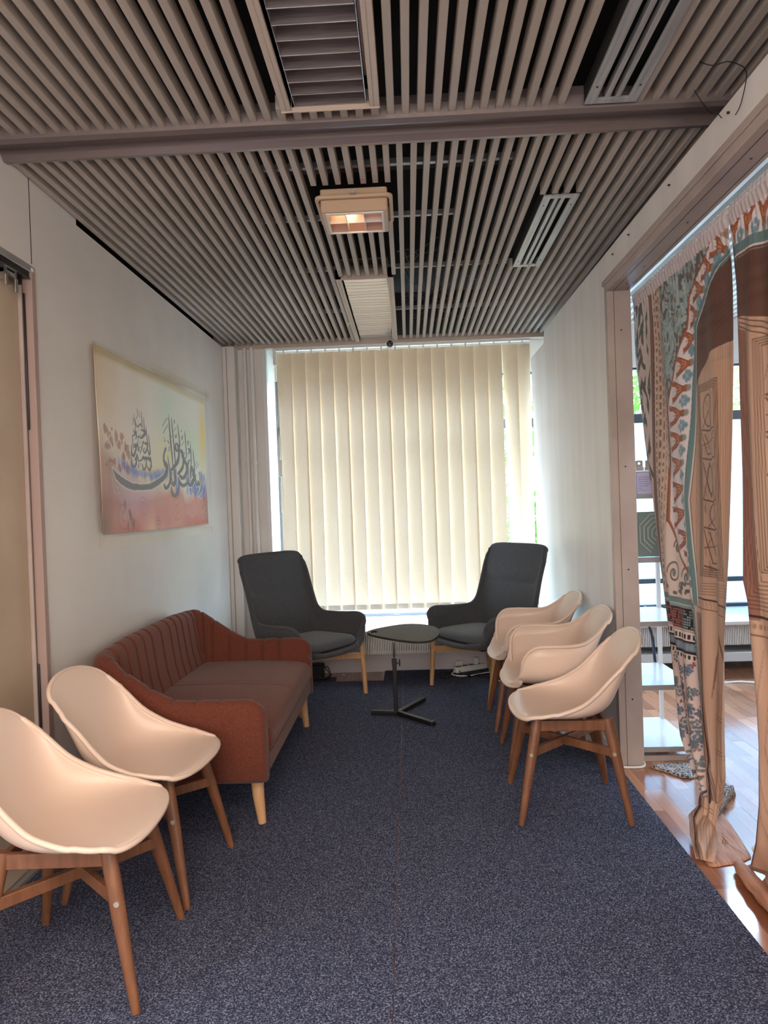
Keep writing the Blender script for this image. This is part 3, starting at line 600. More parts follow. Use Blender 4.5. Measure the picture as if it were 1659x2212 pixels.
# ================================================================== POSTER
STROKES = [[[566,227,568,226],[566,242,570,239],[567,261,574,259],[568,287,578,284],[569,318,581,315],[572,353,583,351],[573,389,586,386],[576,424,588,421],[579,458,590,456],[582,491,592,490],[584,525,593,522],[586,555,593,554],[587,577,594,576]],[[596,238,599,238],[596,254,601,252],[597,275,604,273],[598,301,607,298],[600,332,609,329],[603,367,612,365],[605,401,614,399],[607,431,616,430],[608,460,616,458],[608,487,617,485],[609,515,618,513],[611,540,619,538],[611,557,619,555]],[[658,268,661,268],[658,284,663,283],[659,307,665,306],[660,330,667,328],[661,351,669,349],[663,372,671,369],[663,390,672,388],[661,408,672,407],[657,424,670,423],[652,437,667,437],[646,449,661,450],[639,458,655,461],[637,460,644,470],[641,459,628,470],[637,456,622,463],[633,450,619,456],[632,443,618,446],[631,433,619,435],[631,424,621,425],[633,417,623,417],[636,412,628,411],[638,408,631,407]],[[631,410,638,405],[633,412,642,407],[637,415,647,410],[640,421,652,415],[643,428,657,423],[646,438,662,433],[647,447,666,443],[648,456,666,452],[649,464,664,462],[648,474,662,473],[647,485,661,484],[645,497,660,496],[640,510,657,510],[633,523,653,525],[625,538,647,541],[613,552,636,558],[597,570,616,578],[577,589,593,597],[563,603,577,610]],[[676,474,667,475],[678,467,668,468],[681,457,670,457],[684,452,673,449],[675,455,687,447],[677,458,692,452],[679,464,696,459],[680,473,700,469],[681,485,703,480],[681,496,706,491],[685,505,707,498],[688,511,708,507],[690,519,708,517],[689,530,707,529],[687,543,705,542],[684,555,701,555],[679,566,699,567],[672,576,694,579],[663,586,685,592],[650,600,669,608],[633,614,649,623],[621,625,636,633]],[[725,306,727,306],[725,320,730,318],[725,339,733,338],[726,361,735,358],[728,385,736,383],[729,410,738,408],[729,434,739,432],[730,455,740,452],[731,473,741,471],[730,489,739,487],[724,498,734,499],[715,506,726,509],[708,513,722,515],[703,520,721,520],[701,528,723,522],[703,536,725,526],[710,543,732,531],[719,551,743,539],[724,558,753,549],[728,567,756,562],[729,578,757,575],[728,590,753,590],[720,604,746,608],[709,621,735,626],[697,632,723,642],[689,638,708,654],[681,642,689,661],[681,642,665,662],[671,639,651,650],[657,630,642,636],[646,623,638,626]],[[791,375,793,375],[791,392,796,391],[790,417,798,415],[790,443,801,442],[791,468,802,467],[792,494,802,492],[792,518,802,517],[790,540,799,539],[787,561,795,560],[785,575,792,574]],[[822,420,824,419],[822,434,827,433],[823,454,831,452],[825,477,835,474],[827,499,837,497],[830,526,840,523],[831,551,841,550],[832,580,841,579],[831,611,839,610],[830,632,838,631]],[[841,614,852,615],[833,621,850,624],[823,632,846,635],[812,645,840,649],[798,661,828,668],[783,680,814,687],[773,689,799,705],[776,689,773,710],[775,690,753,704],[769,685,744,692],[763,672,743,674],[760,651,745,652],[757,637,748,637]],[[748,659,757,660],[739,667,754,670],[728,678,748,683],[716,685,738,696],[706,690,723,706],[696,694,705,713],[688,694,685,716],[681,694,667,714],[672,692,652,706],[664,686,640,696],[652,674,634,680],[642,658,630,660],[635,646,628,647]],[[753,515,767,514],[751,549,765,546]],[[773,507,783,506],[774,523,783,522]],[[788,553,819,555],[786,563,813,565],[781,577,804,578],[777,593,798,593],[775,613,794,612],[776,635,791,634],[777,650,789,649]],[[808,573,828,570],[807,634,834,631]],[[750,567,760,566],[747,637,758,637]],[[837,631,847,630],[837,646,850,645],[838,668,853,666],[840,685,857,682],[844,696,861,692],[851,705,865,696],[872,703,854,698],[877,689,860,687],[882,669,866,669],[879,662,878,655],[874,669,889,667],[875,686,891,684],[878,701,894,694],[898,698,885,693],[906,689,891,686],[911,677,896,677],[912,661,899,661],[910,643,900,644],[909,630,901,631]],[[923,585,931,584],[923,600,933,599],[924,621,935,619],[924,640,937,639],[925,657,939,655],[925,672,940,671],[924,687,939,687],[918,704,936,705],[910,721,930,723],[899,737,920,742],[886,754,900,758],[870,770,879,774],[860,783,863,784]],[[522,457,533,456],[519,461,533,461],[515,469,531,469],[511,475,529,477],[509,481,524,484],[504,489,519,490],[501,498,514,498],[497,511,511,511],[495,529,509,527],[495,544,510,540],[497,557,517,550],[503,569,528,558],[507,580,538,567],[514,587,541,576],[519,592,544,587],[521,600,542,599],[515,614,540,615],[507,630,534,635],[495,644,521,655],[479,656,502,672],[457,668,479,687],[435,679,455,701],[411,691,429,714],[386,701,403,726],[368,708,386,734]],[[542,510,544,509],[543,523,548,522],[545,543,552,542],[548,564,556,563],[552,586,560,584],[554,609,565,608],[555,632,567,631],[553,654,567,652],[549,674,564,674],[543,693,558,695],[530,708,548,714],[516,721,534,731],[515,723,512,742],[515,722,496,729],[506,709,494,713],[500,699,494,701]],[[566,610,572,610],[566,621,572,620],[566,636,572,635],[567,651,573,650],[568,670,575,669],[570,690,578,689],[575,701,581,696],[587,695,580,693],[593,680,587,680],[598,663,592,663],[600,644,594,644],[601,622,595,623],[601,607,596,608]],[[589,567,597,565],[591,584,601,581],[595,608,606,605],[598,628,610,626],[600,644,613,642],[602,657,614,656],[601,669,613,669],[594,685,608,687],[586,702,601,705],[583,706,586,718],[581,704,569,709],[570,692,562,694],[562,682,558,683]],[[632,674,636,674],[632,690,640,689],[633,710,643,710],[628,730,641,731],[614,750,631,754],[596,768,616,777],[585,774,597,792],[591,774,570,786],[582,765,562,770],[574,753,558,756],[570,740,558,741],[568,725,560,725],[567,714,563,714]],[[502,318,498,318],[554,254,550,252]],[[506,366,501,365],[558,301,554,299]],[[617,330,614,330],[649,295,646,295]],[[682,422,680,421],[718,385,714,384]],[[752,373,758,372],[760,405,769,402]],[[765,372,772,372],[763,391,768,390]],[[625,350,629,349],[626,358,631,356],[628,369,634,368],[634,376,634,372],[641,367,635,367],[645,354,640,354],[647,344,643,344]],[[686,352,690,351],[687,361,692,360],[690,372,695,369],[697,377,695,374],[702,367,697,367],[705,352,700,352],[708,341,703,341]],[[512,391,515,391],[511,399,515,398],[511,408,515,408],[512,415,516,414],[514,419,517,415],[519,417,518,415],[522,416,520,414],[526,413,523,412],[529,409,526,408],[531,405,528,404]],[[850,548,845,548],[877,508,873,507]],[[856,570,852,569],[896,528,891,527]],[[866,710,881,709],[869,737,879,737]],[[833,745,843,745],[832,757,842,757]],[[755,434,765,424],[760,435,771,425],[768,437,780,428],[770,440,787,434],[771,444,787,442],[769,450,784,450],[767,456,780,457],[763,462,773,464],[759,468,765,470],[755,473,760,474]],[[562,443,568,442],[557,478,562,477]],[[547,408,555,404],[559,426,566,423]],[[587,365,593,364],[586,374,592,373]],[[623,249,629,248],[625,274,633,271]],[[689,309,697,308],[689,319,696,317]],[[708,466,716,464],[709,477,716,475]],[[803,705,809,705],[804,754,807,754]],[[888,598,896,593],[897,604,906,600]],[[285,259,288,259],[284,266,287,264],[282,273,286,273],[281,282,285,280],[284,287,287,285],[286,293,291,291],[286,298,291,297],[281,308,285,309],[272,320,275,320],[267,329,269,329]],[[321,271,323,271],[321,286,325,285],[321,307,326,306],[322,327,329,325],[323,343,329,342],[324,358,330,357],[325,369,330,368]],[[340,299,342,298],[340,314,344,313],[340,336,345,334],[341,356,348,355],[343,378,349,376],[345,399,351,397],[347,413,353,412]],[[358,346,360,346],[359,360,362,358],[359,377,364,376],[360,397,366,395],[362,419,368,416],[364,442,370,440],[366,458,372,457]],[[377,397,379,396],[377,412,381,411],[378,435,383,434],[378,457,385,455],[379,474,386,472],[381,490,388,489],[380,504,388,503],[377,516,386,516],[373,526,383,527],[379,527,369,532],[376,518,367,521],[372,502,365,504],[369,489,364,490]],[[250,305,253,304],[251,317,254,316],[251,337,256,334],[252,358,258,356],[252,386,258,385],[253,416,260,415],[254,438,260,437]],[[256,333,259,332],[257,342,261,340],[258,353,264,351],[260,363,267,360],[265,369,273,363],[273,374,278,365],[285,374,281,365],[297,364,289,360],[308,353,300,349],[311,349,313,341],[311,351,319,348],[313,360,319,358],[314,367,318,366]],[[303,266,305,264],[306,309,309,308]],[[237,329,241,328],[237,334,242,333],[238,342,242,341],[238,349,242,349],[236,356,239,356],[233,363,235,364],[231,368,232,368]],[[310,385,312,378],[317,386,320,377],[327,387,332,375],[334,389,344,375],[339,391,353,377],[343,393,362,384],[343,395,363,396],[336,402,352,409],[324,415,336,423],[314,425,323,434],[309,428,311,438],[305,430,303,438],[301,431,299,438]],[[303,413,308,413],[301,420,306,420],[297,430,304,430],[296,432,299,437],[297,431,291,434],[293,424,287,428],[287,421,285,425],[281,426,287,426],[279,432,286,433],[277,434,282,438],[276,435,274,440],[272,434,267,439],[269,432,261,435],[267,422,260,424],[267,409,261,411],[266,400,262,401]],[[233,400,238,398],[235,404,241,400],[238,410,246,405],[239,415,250,411],[240,421,251,417],[241,425,250,424],[241,427,246,432],[239,427,238,435],[232,428,232,434],[224,434,231,435],[222,444,228,444],[222,457,228,456],[223,471,228,470],[225,486,230,485],[228,503,232,502],[231,514,233,513]],[[326,450,334,447],[329,456,338,451],[333,462,342,458],[344,461,334,464],[341,457,333,460],[335,449,329,454],[326,448,330,450],[321,457,329,457],[317,471,326,471],[312,484,321,485],[304,501,311,502],[293,517,300,518],[286,528,292,530]],[[342,455,358,448],[347,470,366,462]],[[360,459,372,457],[360,468,371,466],[359,479,369,479],[355,491,365,491],[348,502,358,504],[339,513,349,517],[337,515,335,527],[335,514,325,518],[329,504,321,506],[324,496,319,497]],[[237,481,251,477],[238,505,257,499]],[[255,477,267,475],[253,485,266,484],[251,497,263,496],[247,510,258,510],[240,526,252,528],[231,543,243,546],[225,551,235,560],[230,551,219,558],[226,545,215,550],[222,536,213,538],[220,519,213,520],[219,499,214,501],[219,486,216,486]],[[264,464,271,461],[265,471,273,468],[267,481,276,478],[269,491,278,487],[270,502,280,499],[271,514,281,510],[274,522,282,515],[284,515,275,515],[285,505,279,505],[286,497,281,498]],[[290,495,288,490],[304,490,302,485]],[[214,563,218,563],[213,573,219,572],[212,587,221,586],[213,600,223,597],[216,610,227,605],[221,619,232,612],[229,624,234,613],[241,622,235,613],[251,613,241,609],[257,600,246,600],[260,579,251,580],[261,554,253,555],[262,536,255,537]],[[243,560,250,558],[242,579,253,577]],[[261,542,266,541],[263,554,270,552],[266,569,274,566],[270,580,279,575],[281,583,280,575],[289,578,284,573],[295,574,291,568],[299,573,297,566],[305,572,300,565],[311,566,303,563],[317,558,307,556],[323,549,312,546],[319,548,324,538],[318,551,330,546],[321,561,333,556],[328,568,331,560],[340,561,328,557],[345,550,333,548],[344,549,344,538],[340,550,353,545],[342,558,355,555],[352,566,351,557],[361,556,351,554],[366,546,357,544],[364,544,368,537],[365,550,377,545],[368,562,381,557],[376,572,379,560],[387,560,374,560],[387,546,377,548],[387,538,380,538]],[[305,593,309,592],[306,605,313,603],[308,622,318,619],[314,634,322,623],[330,626,320,622],[339,613,328,611],[345,600,335,599],[348,587,339,587],[348,574,340,575],[349,564,342,565]],[[348,598,351,597],[350,608,357,605],[354,622,364,617],[363,632,367,620],[377,622,365,619],[384,609,373,608],[389,596,378,595],[390,581,381,581],[389,566,382,567],[388,556,383,557]],[[269,592,275,591],[269,620,276,619]],[[290,590,294,589],[294,599,298,598]],[[248,451,248,445],[262,449,262,443]],[[246,404,247,403],[282,451,284,450]],[[279,459,275,458],[285,448,281,448]],[[296,455,300,455],[292,470,296,470]],[[332,490,339,487],[333,498,341,496]],[[76,642,80,658],[100,664,97,695],[139,686,131,721],[173,701,182,742],[227,718,230,751],[293,721,292,750],[377,711,375,740],[435,687,438,713],[507,643,506,666]]]
cv = Canvas(640, 340, hexc(236, 232, 224))
X, Y = cv.X, cv.Y
n1 = cv.noise(5, 4, 1); n2 = cv.noise(14, 10, 2); n3 = cv.noise(60, 8, 3); nn = n1 * .6 + n2 * .3 + n3 * .1
cv.blend(np.clip((.35 - X) * 2.2 - (Y - .2) * .6 + n2 * .3, 0, 1) * .55, hexc(188, 160, 112))
cv.blend(np.exp(-((X - .18) / .05) ** 2) * (1 - Y) * .8, hexc(232, 226, 218))
cv.blend(np.exp(-((X - .55) / .12) ** 2 - ((Y - .22) / .22) ** 2) * .7, hexc(196, 224, 204))
cv.blend(np.exp(-((X - .78) / .14) ** 2 - ((Y - .42) / .22) ** 2) * .75, hexc(196, 222, 190))
cv.blend(np.exp(-((X - .53) / .10) ** 2 - ((Y - .52) / .14) ** 2) * .8, hexc(226, 224, 168))
cv.blend(np.exp(-((X - .40) / .14) ** 2 - ((Y - .66) / .06) ** 2) * .8, hexc(228, 212, 150))
cv.blend(np.exp(-((X - .97) / .06) ** 2 - ((Y - .30) / .25) ** 2) * .9, hexc(220, 192, 110))
cv.blend(np.clip((Y - .70 - .12 * (X - .35) ** 2 * 6 * 0 + n2 * .10 - .04) * 9, 0, 1) * .85, hexc(186, 108, 98))
cv.blend(np.clip((Y - .72) * 4, 0, 1) * np.clip(n2 * 1.4 - .3, 0, 1) * .7, hexc(216, 182, 158))
cv.blend(np.exp(-((X - .22) / .16) ** 2 - ((Y - .80) / .12) ** 2) * .6, hexc(186, 168, 190))
cv.blend(np.clip((.22 - X) * 6, 0, 1) * np.clip((Y - .42) * 4 + n2 - .5, 0, 1) * .75, hexc(150, 116, 108))
cv.blend(np.clip((X - .90) * 9, 0, 1) * np.clip((Y - .55) * 5, 0, 1) * .8, hexc(132, 100, 90))
cv.blend(np.clip((Y - .90) * 8, 0, 1) * np.clip(n1 * 1.6 - .3, 0, 1) * .7, hexc(164, 52, 50))
cv.blend(np.clip((.07 - X) * 12, 0, 1) * np.clip((Y - .75) * 5, 0, 1) * .8, hexc(78, 78, 76))
cv.blend(np.clip((.06 - Y) * 30, 0, 1) * .6, hexc(176, 160, 118))
band = np.exp(-((Y - .665 + .9 * (X - .36) ** 2 * 1.2 - 0.0) / .035) ** 2) * (X > .12) * (X < .62)
cv.blend(band * np.clip(cv.noise(40, 3, 8) * 2 - .5, 0, 1) * .85, hexc(126, 140, 190))
for k in range(26):
    x_ = .15 + .42 * k / 25; cv.blob(x_, .655 - .12 * (x_ - .36) ** 2 * 8 + RNG.uniform(-.01, .01), .007, RNG.uniform(.015, .04), hexc(120, 138, 196), .75, .4)
for k in range(30):
    cv.blob(RNG.uniform(.60, .98), RNG.uniform(.62, .76), RNG.uniform(.008, .02), RNG.uniform(.02, .06), hexc(104, 122, 190), .7, .5)
for k in range(26):
    cv.blob(RNG.uniform(.03, .2), RNG.uniform(.42, .66), RNG.uniform(.004, .014), RNG.uniform(.008, .035), hexc(142, 100, 96), .7, .2, .1)
def spiral(cx, cy, r, col, turns=2.5, w=1.5, a=.7):
    cv.line([(cx + r * (1 - t) * math.cos(t * turns * 6.28) * .53, cy + r * (1 - t) * math.sin(t * turns * 6.28)) for t in np.linspace(0, .92, 50)], w, col, a)
for cx, cy, r, c in ((.61, .86, .10, (186, 84, 84)), (.63, .88, .07, (190, 96, 92)), (.93, .88, .11, (96, 84, 82)), (.78, .84, .10, (226, 190, 184)), (.97, .80, .06, (90, 80, 80)), (.10, .72, .07, (200, 190, 196)), (.83, .74, .04, (150, 140, 150)), (.42, .95, .05, (86, 70, 70)), (.30, .84, .07, (150, 110, 100)), (.45, .80, .06, (196, 150, 130)), (.14, .9, .09, (110, 84, 80))):
    spiral(cx, cy, r, hexc(*c), 2.2)
for k in range(12): cv.line([(RNG.uniform(.02, .1), .6), (RNG.uniform(.02, .3), 1.0)], 1, hexc(120, 90, 88), .4)
for k in range(7): cv.blob(RNG.uniform(.15, .25), RNG.uniform(.78, .97), .008, .03, hexc(110, 92, 84), .7, .3, .15)
INK = hexc(112, 114, 118); HALO = hexc(226, 222, 222)
STROKES = [[[c[0] * 1.12 - c[2] * .12, c[1] * 1.12 - c[3] * .12, c[2] * 1.12 - c[0] * .12, c[3] * 1.12 - c[1] * .12] for c in r] for r in STROKES]
def spoly(r, g=0.0):
    r = [[c / 1000 for c in q] for q in r]; L = [(q[0], q[1]) for q in r]; R = [(q[2], q[3]) for q in r]; return L + R[::-1]
for r in STROKES[:20] + STROKES[-1:]:
    P_ = spoly(r); cv.line(P_ + P_[:1], 4.5, HALO, .9)
for r in STROKES:
    P_ = spoly(r)
    for i in range(len(r) - 1):
        a, b_ = r[i], r[i + 1]
        cv.poly([(a[0] / 1000, a[1] / 1000), (b_[0] / 1000, b_[1] / 1000), (b_[2] / 1000, b_[3] / 1000), (a[2] / 1000, a[3] / 1000)], INK)
    cv.line([((q[0] + q[2]) / 2000, (q[1] + q[3]) / 2000) for q in r], 1.6, INK)
cv.a = 1 - (1 - np.clip(cv.a, 0, 1)) ** 1.45; cv.a = np.clip(cv.a.mean(2, keepdims=True) + (cv.a - cv.a.mean(2, keepdims=True)) * 1.3, 0, 1)
hh, wwd = 330, 620
u, v = np.meshgrid(np.linspace(0, 1, wwd), np.linspace(0, 1, hh))
Py = 3.285 + 1.795 * u + .02 * v * (1 - u) * 1.5 ; Pz = 2.215 - .915 * v + .03 * (u * (1 - u)) * (v) * -.6
Px = -1.484 + .004 * np.sin(u * 9 + v * 2.2) * np.sin(v * PI) * (u > 0) + .005 * np.sin((u - v * .35) * 21) * np.sin(PI * v) * np.exp(-((u - .2) / .2) ** 2) + .003 * np.sin(v * 6 + u * 25) * np.sin(PI * v) * np.sin(PI * u)
P = np.stack([Px, Py, Pz], -1)
po = thing('poster', 'wide printed wall hanging with dark grey Arabic calligraphy on pastel and red swirls', 'poster', (0, 0, 0))
gridmesh('cloth', P, cv.sample(u, v), POSTERM, po, .0015)
def tape(a, b_, w, nm='tape'):
    a = Vector((0, *a)); b_ = Vector((0, *b_)); d_ = (b_ - a).normalized(); p_ = Vector((0, -d_.z, d_.y)) * w / 2; n_ = 24
    L = []
    for k in range(n_ + 1):
        c = a.lerp(b_, k / n_); wob = random.uniform(-.0012, .0012)
        L.append([(-1.472 + wob, *(c + p_)[1:]), (-1.472 + wob * .5, *(c - p_)[1:])])
    o = MB().loft(L, False, False).build(nm, TAPE, po, smooth=True)
tape((3.27, 2.20), (5.17, 2.235), .055); tape((3.265, 2.22), (3.275, 1.24), .035); tape((3.26, 1.255), (5.16, 1.255), .055); tape((5.10, 2.28), (5.13, 1.22), .045)
tape((4.0, 2.25), (5.2, 2.262), .05)

# ================================================================== VERTICAL BLIND
bd = thing('vertical_blind', 'cream vertical slat blind covering the window, two slats on the right twisted open', 'blind', (0, 5.86, 0))
MB().box(-1.085, 1.055, -.02, .02, 2.722, 2.745).build('headrail', WWHITE, bd, bevel=.002)
XB0, XB1 = -1.077, 1.046; NB = 18; PB = (XB1 - XB0 - .0) / NB
for i in range(NB):
    x0 = XB0 + i * PB; wv = PB + .007; tw0, tw1 = 0.0, 0.0
    ang0 = -.10; ang1 = -.10
    if i == 16: ang0 = -.25; ang1 = -.95
    if i == 17: ang0 = .03; ang1 = .10
    m = MB(); rows = []
    nz_ = 22; cx = x0 + wv / 2
    if i == 16: cx += .012
    for k in range(nz_ + 1):
        t_ = k / nz_; z = 2.700 - t_ * 2.190; a = ang0 + (ang1 - ang0) * (t_ ** .8); row = []
        xc = cx + (.012 * t_ if i == 16 else 0) + random.uniform(-.0004, .0004) + .006 * math.sin(i * 2.1) * t_
        for j in range(7):
            s_ = (j / 6 - .5) * wv; bow = .004 * (1 - (2 * j / 6 - 1) ** 2)
            row.append((xc + s_ * math.cos(a), s_ * math.sin(a) + bow - .004, z))
        rows.append(row)
    m.loft(rows, False, False)
    o = m.build('slat', BLIND, bd, smooth=True)
    wm = MB(); a = ang1; xc = cx + (.012 if i == 16 else 0)
    wm.bar((xc - (wv / 2 - .004) * math.cos(a), -(wv / 2 - .004) * math.sin(a) - .001, .533), (xc + (wv / 2 - .004) * math.cos(a), (wv / 2 - .004) * math.sin(a) - .001, .533), .003, .042)
    wm.build('hem_weight', mat('hem_weight_%d' % i, hexc(196, 182, 164), .5) if i == 0 else MATS['hem_weight_0'], o)
    MB().box(cx - .007, cx + .007, -.012, -.002, 2.688, 2.722).build('hanger', WPL, o, bevel=.001, seg=1)
# pull chain with weight
pc = MB().tube([(-1.088, -.03, 2.70), (-1.08, -.032, 1.75), (-1.072, -.032, 1.36), (-1.062, -.032, 1.33), (-1.055, -.032, 1.37), (-1.064, -.032, 1.9), (-1.076, -.03, 2.70)], .0025, 8)
for k in range(150): z = 2.68 - k * .0088; pc.sphere((-1.088 + .016 * (k / 150), -.031, z), .004, 6, 4)
pc.build('pull_chain', WPL, bd, smooth=True)
MB().box(-1.10, -1.075, -.045, -.018, 2.60, 2.735).build('control_box', WPL, bd, bevel=.004)
MB().box(-1.087, -1.058, -.044, -.022, 1.66, 1.80).build('chain_weight', WPL, bd, bevel=.004)
bc = MB()
for k in range(0, NB - 2):
    x0 = XB0 + (k + .5) * PB; x1 = x0 + PB; sag = random.choice((.015, .03, .05, .045))
    if k % 2 == 0: x1 += PB * .0
    for q in range(15):
        t_ = q / 14; bc.sphere((x0 + (x1 - x0) * t_, .012, .508 - sag * 4 * t_ * (1 - t_)), .0022, 6, 4)
bc.build('bead_chain', mat('bead_grey', hexc(190, 190, 196), .4), bd, smooth=True)

# ================================================================== RADIATORS
def radiator(x0, x1, label, pitch=.0134):
    t = thing('radiator', label, 'radiator', ((x0 + x1) / 2, 5.56, 0))
    hw = (x1 - x0) / 2
    MB().box(-hw, hw, -.02, .10, .225, .365).build('core', mat('radiator_core', hexc(120, 116, 112), .6) if 'radiator_core' not in MATS else MATS['radiator_core'], t)
    f = MB(); n_ = int(2 * hw / pitch)
    for k in range(n_): f.box(-hw + k * pitch, -hw + k * pitch + .0075, -.060, .0, .208, .371)
    f.build('fins', WPL, t)
    MB().box(-hw, hw, .10, .22, .22, .24).build('bracket', WPL, t)
radiator(-1.10, 1.02, 'long white finned radiator under the window sill behind the round-edged black table')
radiator(1.30, 4.6, 'white finned radiator under the sill of the side room seen between the curtains')
t = thing('pipe_cover', 'white low pipe cover along the floor under the side room radiator', 'cover', (3.0, 5.62, 0))
MB().box(-1.7, 1.6, -.10, .14, .07, .145).build('cover', WWHITE, t, bevel=.006)
MB().box(-1.7, -1.66, -.05, .10, 0, .07).box(1.5, 1.54, -.05, .10, 0, .07).build('foot', BLK, t)

# ================================================================== SHELL CHAIRS
def interp_keys(keys, m):
    K = np.array([k for k in keys], float); v = K[:, 0]; T = np.linspace(0, 1, m)
    out = np.zeros((m, K.shape[1])); 
    # monotone-ish cubic through catmull on parameter
    for i, t in enumerate(T):
        j = min(max(np.searchsorted(v, t) - 1, 0), len(v) - 2); h = v[j + 1] - v[j]; s = (t - v[j]) / h
        def tan(q):
            if q == 0: return (K[1] - K[0]) / (v[1] - v[0])
            if q == len(v) - 1: return (K[-1] - K[-2]) / (v[-1] - v[-2])
            a = (K[q] - K[q - 1]) / (v[q] - v[q - 1]); b = (K[q + 1] - K[q]) / (v[q + 1] - v[q]); return (a + b) / 2
        m0, m1 = tan(j) * h, tan(j + 1) * h
        out[i] = (2 * s ** 3 - 3 * s * s + 1) * K[j] + (s ** 3 - 2 * s * s + s) * m0 + (-2 * s ** 3 + 3 * s * s) * K[j + 1] + (s ** 3 - s * s) * m1
    return out
def shell(name, keys, m, parent, thick=.007, bead=.0092, nv=56, nu=22, crease=None):
    """keys: v, Cy, Cz, Ex, Ey, Ez, n(superellipse). Builds a two-sided shell with a rolled rim."""
    K = interp_keys(keys, nv); th = np.linspace(-PI / 2, PI / 2, 2 * nu + 1)
    P = np.zeros((nv, 2 * nu + 1, 3))
    for i in range(nv):
        _, cy, cz, ex, ey, ez, nn_ = K[i]
        a = np.sign(np.sin(th)) * np.abs(np.sin(th)) ** (2 / nn_); b_ = 1 - np.abs(np.cos(th)) ** (2 / nn_)
        P[i, :, 0] = ex * a; P[i, :, 1] = cy + (ey - cy) * b_; P[i, :, 2] = cz + (ez - cz) * b_
    du = np.gradient(P, axis=1); dv = np.gradient(P, axis=0); N = np.cross(du, dv); N /= np.linalg.norm(N, axis=2, keepdims=True) + 1e-9
    if N[nv // 2, nu, 2] < 0 and N[nv // 4, nu, 2] < 0: N = -N
    if N[nv // 4, nu, 2] < 0: N = -N
    if crease:
        vv = np.linspace(0, 1, nv)[:, None]; uu = np.abs(th)[None, :] / (PI / 2)
        g = np.exp(-((vv - crease[0]) / .011) ** 2) * np.clip((.62 - uu) / .15, 0, 1) - .6 * np.exp(-((vv - crease[0] - .045) / .03) ** 2) * np.clip((.62 - uu) / .3, 0, 1)
        P = P - N * (g * crease[1])[..., None]
    h, w = P.shape[:2]; top = P + N * thick / 2; bot = P - N * thick / 2
    mb = MB(); vs = [tuple(p) for p in top.reshape(-1, 3)] + [tuple(p) for p in bot.reshape(-1, 3)]; M_ = h * w; fs = []
    for i in range(h - 1):
        for j in range(w - 1):
            a = i * w + j; fs.append((a, a + 1, a + w + 1, a + w)); fs.append((M_ + a, M_ + a + w, M_ + a + w + 1, M_ + a + 1))
    loop = [(0, j) for j in range(w)] + [(i, w - 1) for i in range(1, h)] + [(h - 1, j) for j in range(w - 2, -1, -1)] + [(i, 0) for i in range(h - 2, 0, -1)]
    for k in range(len(loop)):
        a = loop[k][0] * w + loop[k][1]; b_ = loop[(k + 1) % len(loop)]; b_ = b_[0] * w + b_[1]; fs.append((a, b_, M_ + b_, M_ + a))
    mb.add(vs, fs)
    # rim bead, rolled slightly outward
    rim = []
    for (i, j) in loop:
        o_ = P[i, j]
        if i == 0: out_ = P[0, j] - P[1, j]
        elif i == h - 1: out_ = P[-1, j] - P[-2, j]
        else: out_ = P[i, j] - P[i, j - 1 if j else 1]
        rim.append(tuple(o_ - N[i, j] * bead * .35))
    # thin out rim to even spacing
    R_ = [Vector(rim[0])]
    for p in rim[1:]:
        if (Vector(p) - R_[-1]).length > .008: R_.append(Vector(p))
    if (R_[0] - R_[-1]).length < .006: R_.pop()
    mb.tube(R_, bead, 10, close=True)
    return mb.build(name, m, parent, smooth=True, auto=False)
ARMLESS = [  # v, Cy, Cz, Ex, Ey, Ez, n
 (0.00, -.238, .444, .222, -.152, .458, 2.35), (0.05, -.226, .452, .232, -.132, .461, 2.4), (0.12, -.192, .453, .240, -.100, .468, 2.7), (0.25, -.095, .442, .243, -.040, .484, 3.0),
 (0.40, .03, .432, .236, .038, .512, 3.0), (0.52, .125, .440, .218, .100, .552, 2.7), (0.60, .180, .475, .208, .133, .580, 2.5), (0.70, .222, .555, .204, .165, .612, 2.4),
 (0.80, .256, .640, .204, .193, .640, 2.3), (0.90, .293, .725, .203, .220, .665, 2.1), (0.96, .315, .768, .199, .240, .684, 2.0), (1.00, .328, .787, .193, .256, .700, 2.0)]
ARMED = [
 (0.00, -.240, .430, .216, -.170, .442, 2.35), (0.04, -.230, .440, .231, -.162, .462, 2.5), (0.10, -.205, .448, .257, -.160, .526, 3.2), (0.17, -.16, .445, .281, -.145, .602, 3.6), (0.24, -.105, .440, .294, -.108, .645, 3.8),
 (0.38, .01, .432, .300, -.02, .657, 3.8), (0.50, .105, .440, .292, .070, .655, 3.4), (0.60, .175, .480, .272, .135, .658, 3.0), (0.70, .222, .565, .250, .175, .670, 2.6),
 (0.80, .256, .655, .232, .208, .688, 2.4), (0.90, .293, .735, .217, .238, .708, 2.2), (0.96, .315, .778, .208, .258, .724, 2.0), (1.00, .328, .800, .198, .274, .740, 2.0)]
def legpath(p, q, r0, r1, nm, root, m=WOODB, flat=.8, n=12):
    p = Vector(p); q = Vector(q); pts = [p, p.lerp(q, .04), p.lerp(q, .35), p.lerp(q, .97), q]
    return MB().tube(pts, [r0 * .96, r0, r0 * .98 * .97 + r1 * .03, r1 * 1.02, r1 * .9], n, flat=flat).build(nm, m, root, smooth=True)
